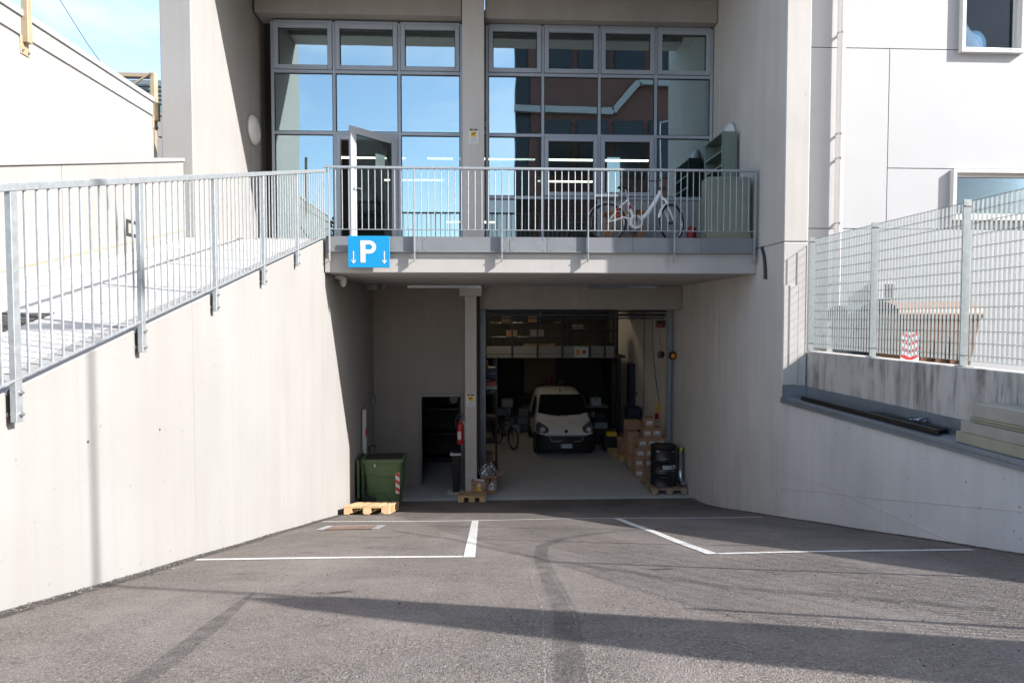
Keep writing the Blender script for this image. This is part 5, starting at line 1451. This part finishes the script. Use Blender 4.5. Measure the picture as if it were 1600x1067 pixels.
# brown container beyond the fence
def big_bin(loc, label, mat, lidm, wd=1.28, dp=1.0):
    o = empty('waste_container', loc, label, 'container')
    loft(MB(), [rrect(0, 0, wd * .86, dp * .8, .06, .18), rrect(0, 0, wd, dp, .06, 1.05)]).build('body', mat, o, True, local=True)
    loft(MB(), [rrect(0, 0, wd + .08, dp + .06, .05, 1.051), rrect(0, 0, wd + .1, dp + .08, .05, 1.11)]).build('rim', mat, o, True, local=True)
    def lidf(u, v):
        a = math.pi * v
        return ((u - .5) * (wd + .06) , -math.cos(a) * (dp / 2 + .02), 1.112 + .20 * math.sin(a) ** .8)
    MB().grid(lidf, 6, 14).build('lid', lidm, o, True, local=True)
    for sx in (-1, 1):
        MB().box(sx * (wd / 2 + .03) - .03, sx * (wd / 2 + .03) + .03, -.2, .2, .92, .97).build('handle', 'black_pl', o, local=True)
        for sy in (-1, 1): MB().lathe([(.02, -.025), (.09, -.025), (.09, .025), (.02, .025)], (sx * wd * .36, sy * dp * .3, .10), 14, 'y').build('wheel', 'rubber', o, True, local=True)
    for i in range(5): MB().box(-wd * .40 + i * wd * .18, -wd * .40 + i * wd * .18 + .03, -dp * .47, -dp * .41, .3, .95).build('moulded_rib', mat, o, local=True)
    return o
c = big_bin((6.85, 9.85, 2.9), 'brown waste container with tan curved lid behind the grating fence', 'brown_bin', 'brown_lid')
hz = MB().box(-.14, .14, 0, .012, 0, .44).build('hazard_board', 'white_print', None, local=True); hz.location = (at(1422, 540, 9.2).x, 9.2, 3.30); tag(hz, 'red and white chevron board leaning on the brown container', 'sign')
for i in range(4):
    for s in (-1, 1): MB().prism([(0, .02 + i * .11), (s * .138, .08 + i * .11), (s * .138, .13 + i * .11), (0, .07 + i * .11)], 'y', -.003, -.0005).build('chevron', 'red_print', hz, local=True)
M['slate'] = simple('slate_blue_plastic', (.10, .13, .175), .5, 0, .08, 4, .03)
c2 = big_bin((at(1342, 500, 10.6).x, 10.6, 2.85), 'slate blue lidded bin beside the brown container behind the fence', 'slate', 'slate', .70, .6)

# ---- off to the right: street lamp and an added, unseen pillar, whose shadows fall across the ramp
o = empty('shadow_pillar', (5.75, 1.12, 2.9), 'unseen tall concrete pillar added at the head of the ramp to cast a shadow band', 'pillar')
MB().prism([(.62, 2.9), (1.12, 2.9), (1.12, 7.15), (.95, 6.95), (.62, 5.9)], 'x', 5.48, 6.02).build('shaft', 'conc_bld', o, bevel=.01)  # sloped top shaped to taper the shadow band it casts on the ramp
o = empty('street_lamp', (6.8, .72, 2.9), 'thin grey street lamp at the head of the ramp', 'lamp')
MB().tube([(6.8, .74, 2.9), (6.8, .74, 11.5)], [.028, .022], 12).build('pole', 'galv', o, True)
MB().tube([(6.8, .74, 11.45), (7.6, .74, 11.7)], .03, 8).cbox((7.9, .74, 11.7), (.6, .2, .1)).build('lamp_head', 'galv', o, True)

# ================================================================== ACROSS THE STREET (seen only mirrored in the glass)
K = empty('brick_building', (14, -24, 2.9), 'red brick building with dark glass bands across the street', 'building')
MB().box(3.2, 30, -32, -20.6, 2.9, 34).build('wall', 'brick', K)
cpl = [(2.1, 18.8), (9.2, 18.6), (11.0, 20.6), (16.5, 20.9)]
for (xa, za), (xb, zb) in zip(cpl, cpl[1:]): MB().bar((xa, -20.4, za), (xb, -20.4, zb), .4, .45).build('cornice', 'coping_pale', K)
for z0, z1 in ((4.0, 7.0), (8.0, 11.0), (14.2, 18.0), (21.6, 24.5)):
    for i in range(7):
        x = 4.0 + i * 2.6
        wn_ = MB().box(x, x + 2.2, -20.58, -20.45, z0, z1).build('window', 'steel_dk', K); MB().box(x + .1, x + 2.1, -20.44, -20.42, z0 + .1, z1 - .1).build('pane', 'van_glass', wn_)
MB().box(2.2, 3.19, -22, -20.8, 2.9, 30).build('stair_tower', 'steel_dk', K)
def tree(loc, ht, rad, label, seed):
    o = empty('tree', loc, label, 'tree', 'street trees')
    rn = random.Random(seed)
    t = MB().tube([(0, 0, 0), (.1, 0, ht * .35), (0, .1, ht * .7)], [.22, .16, .06], 8)
    for i in range(7):
        a = i * .9; t.tube([(.05, 0, ht * (.35 + .04 * i)), (rad * .6 * math.cos(a), rad * .6 * math.sin(a), ht * (.55 + .05 * i))], [.07, .02], 6)
    t.build('trunk', 'bark', o, True, local=True)
    c_ = MB()
    for i in range(2600):
        while True:
            p_ = Vector((rn.uniform(-1, 1), rn.uniform(-1, 1), rn.uniform(-1, 1)))
            if p_.length < 1 and rn.random() < .35 + .65 * p_.length: break
        f_ = 1 + .25 * math.sin(5 * p_.x + 3) * math.sin(4 * p_.z) + .2 * math.sin(6 * p_.y)
        q_ = Vector((p_.x * rad * f_, p_.y * rad * f_, ht * .68 + p_.z * ht * .34 * f_)); s_ = rn.uniform(.08, .18)
        m_ = Euler((rn.uniform(0, 6), rn.uniform(0, 6), rn.uniform(0, 6))).to_matrix()
        c_.add([q_ + m_ @ Vector(v_) * s_ for v_ in ((-1, 0, 0), (0, .5, 0), (1, 0, 0), (0, -.5, 0))], [(0, 1, 2, 3)])
    c_.build('crown', 'leaf', o, local=True)
tree((-8.3, -11, 2.9), 6.2, 1.7, 'green street tree across from the left window', 1)
tree((-11.5, -13, 2.9), 5.5, 1.6, 'rounder green street tree farther along the street', 2)
# hose: fix first point so the tail starts at the slab end
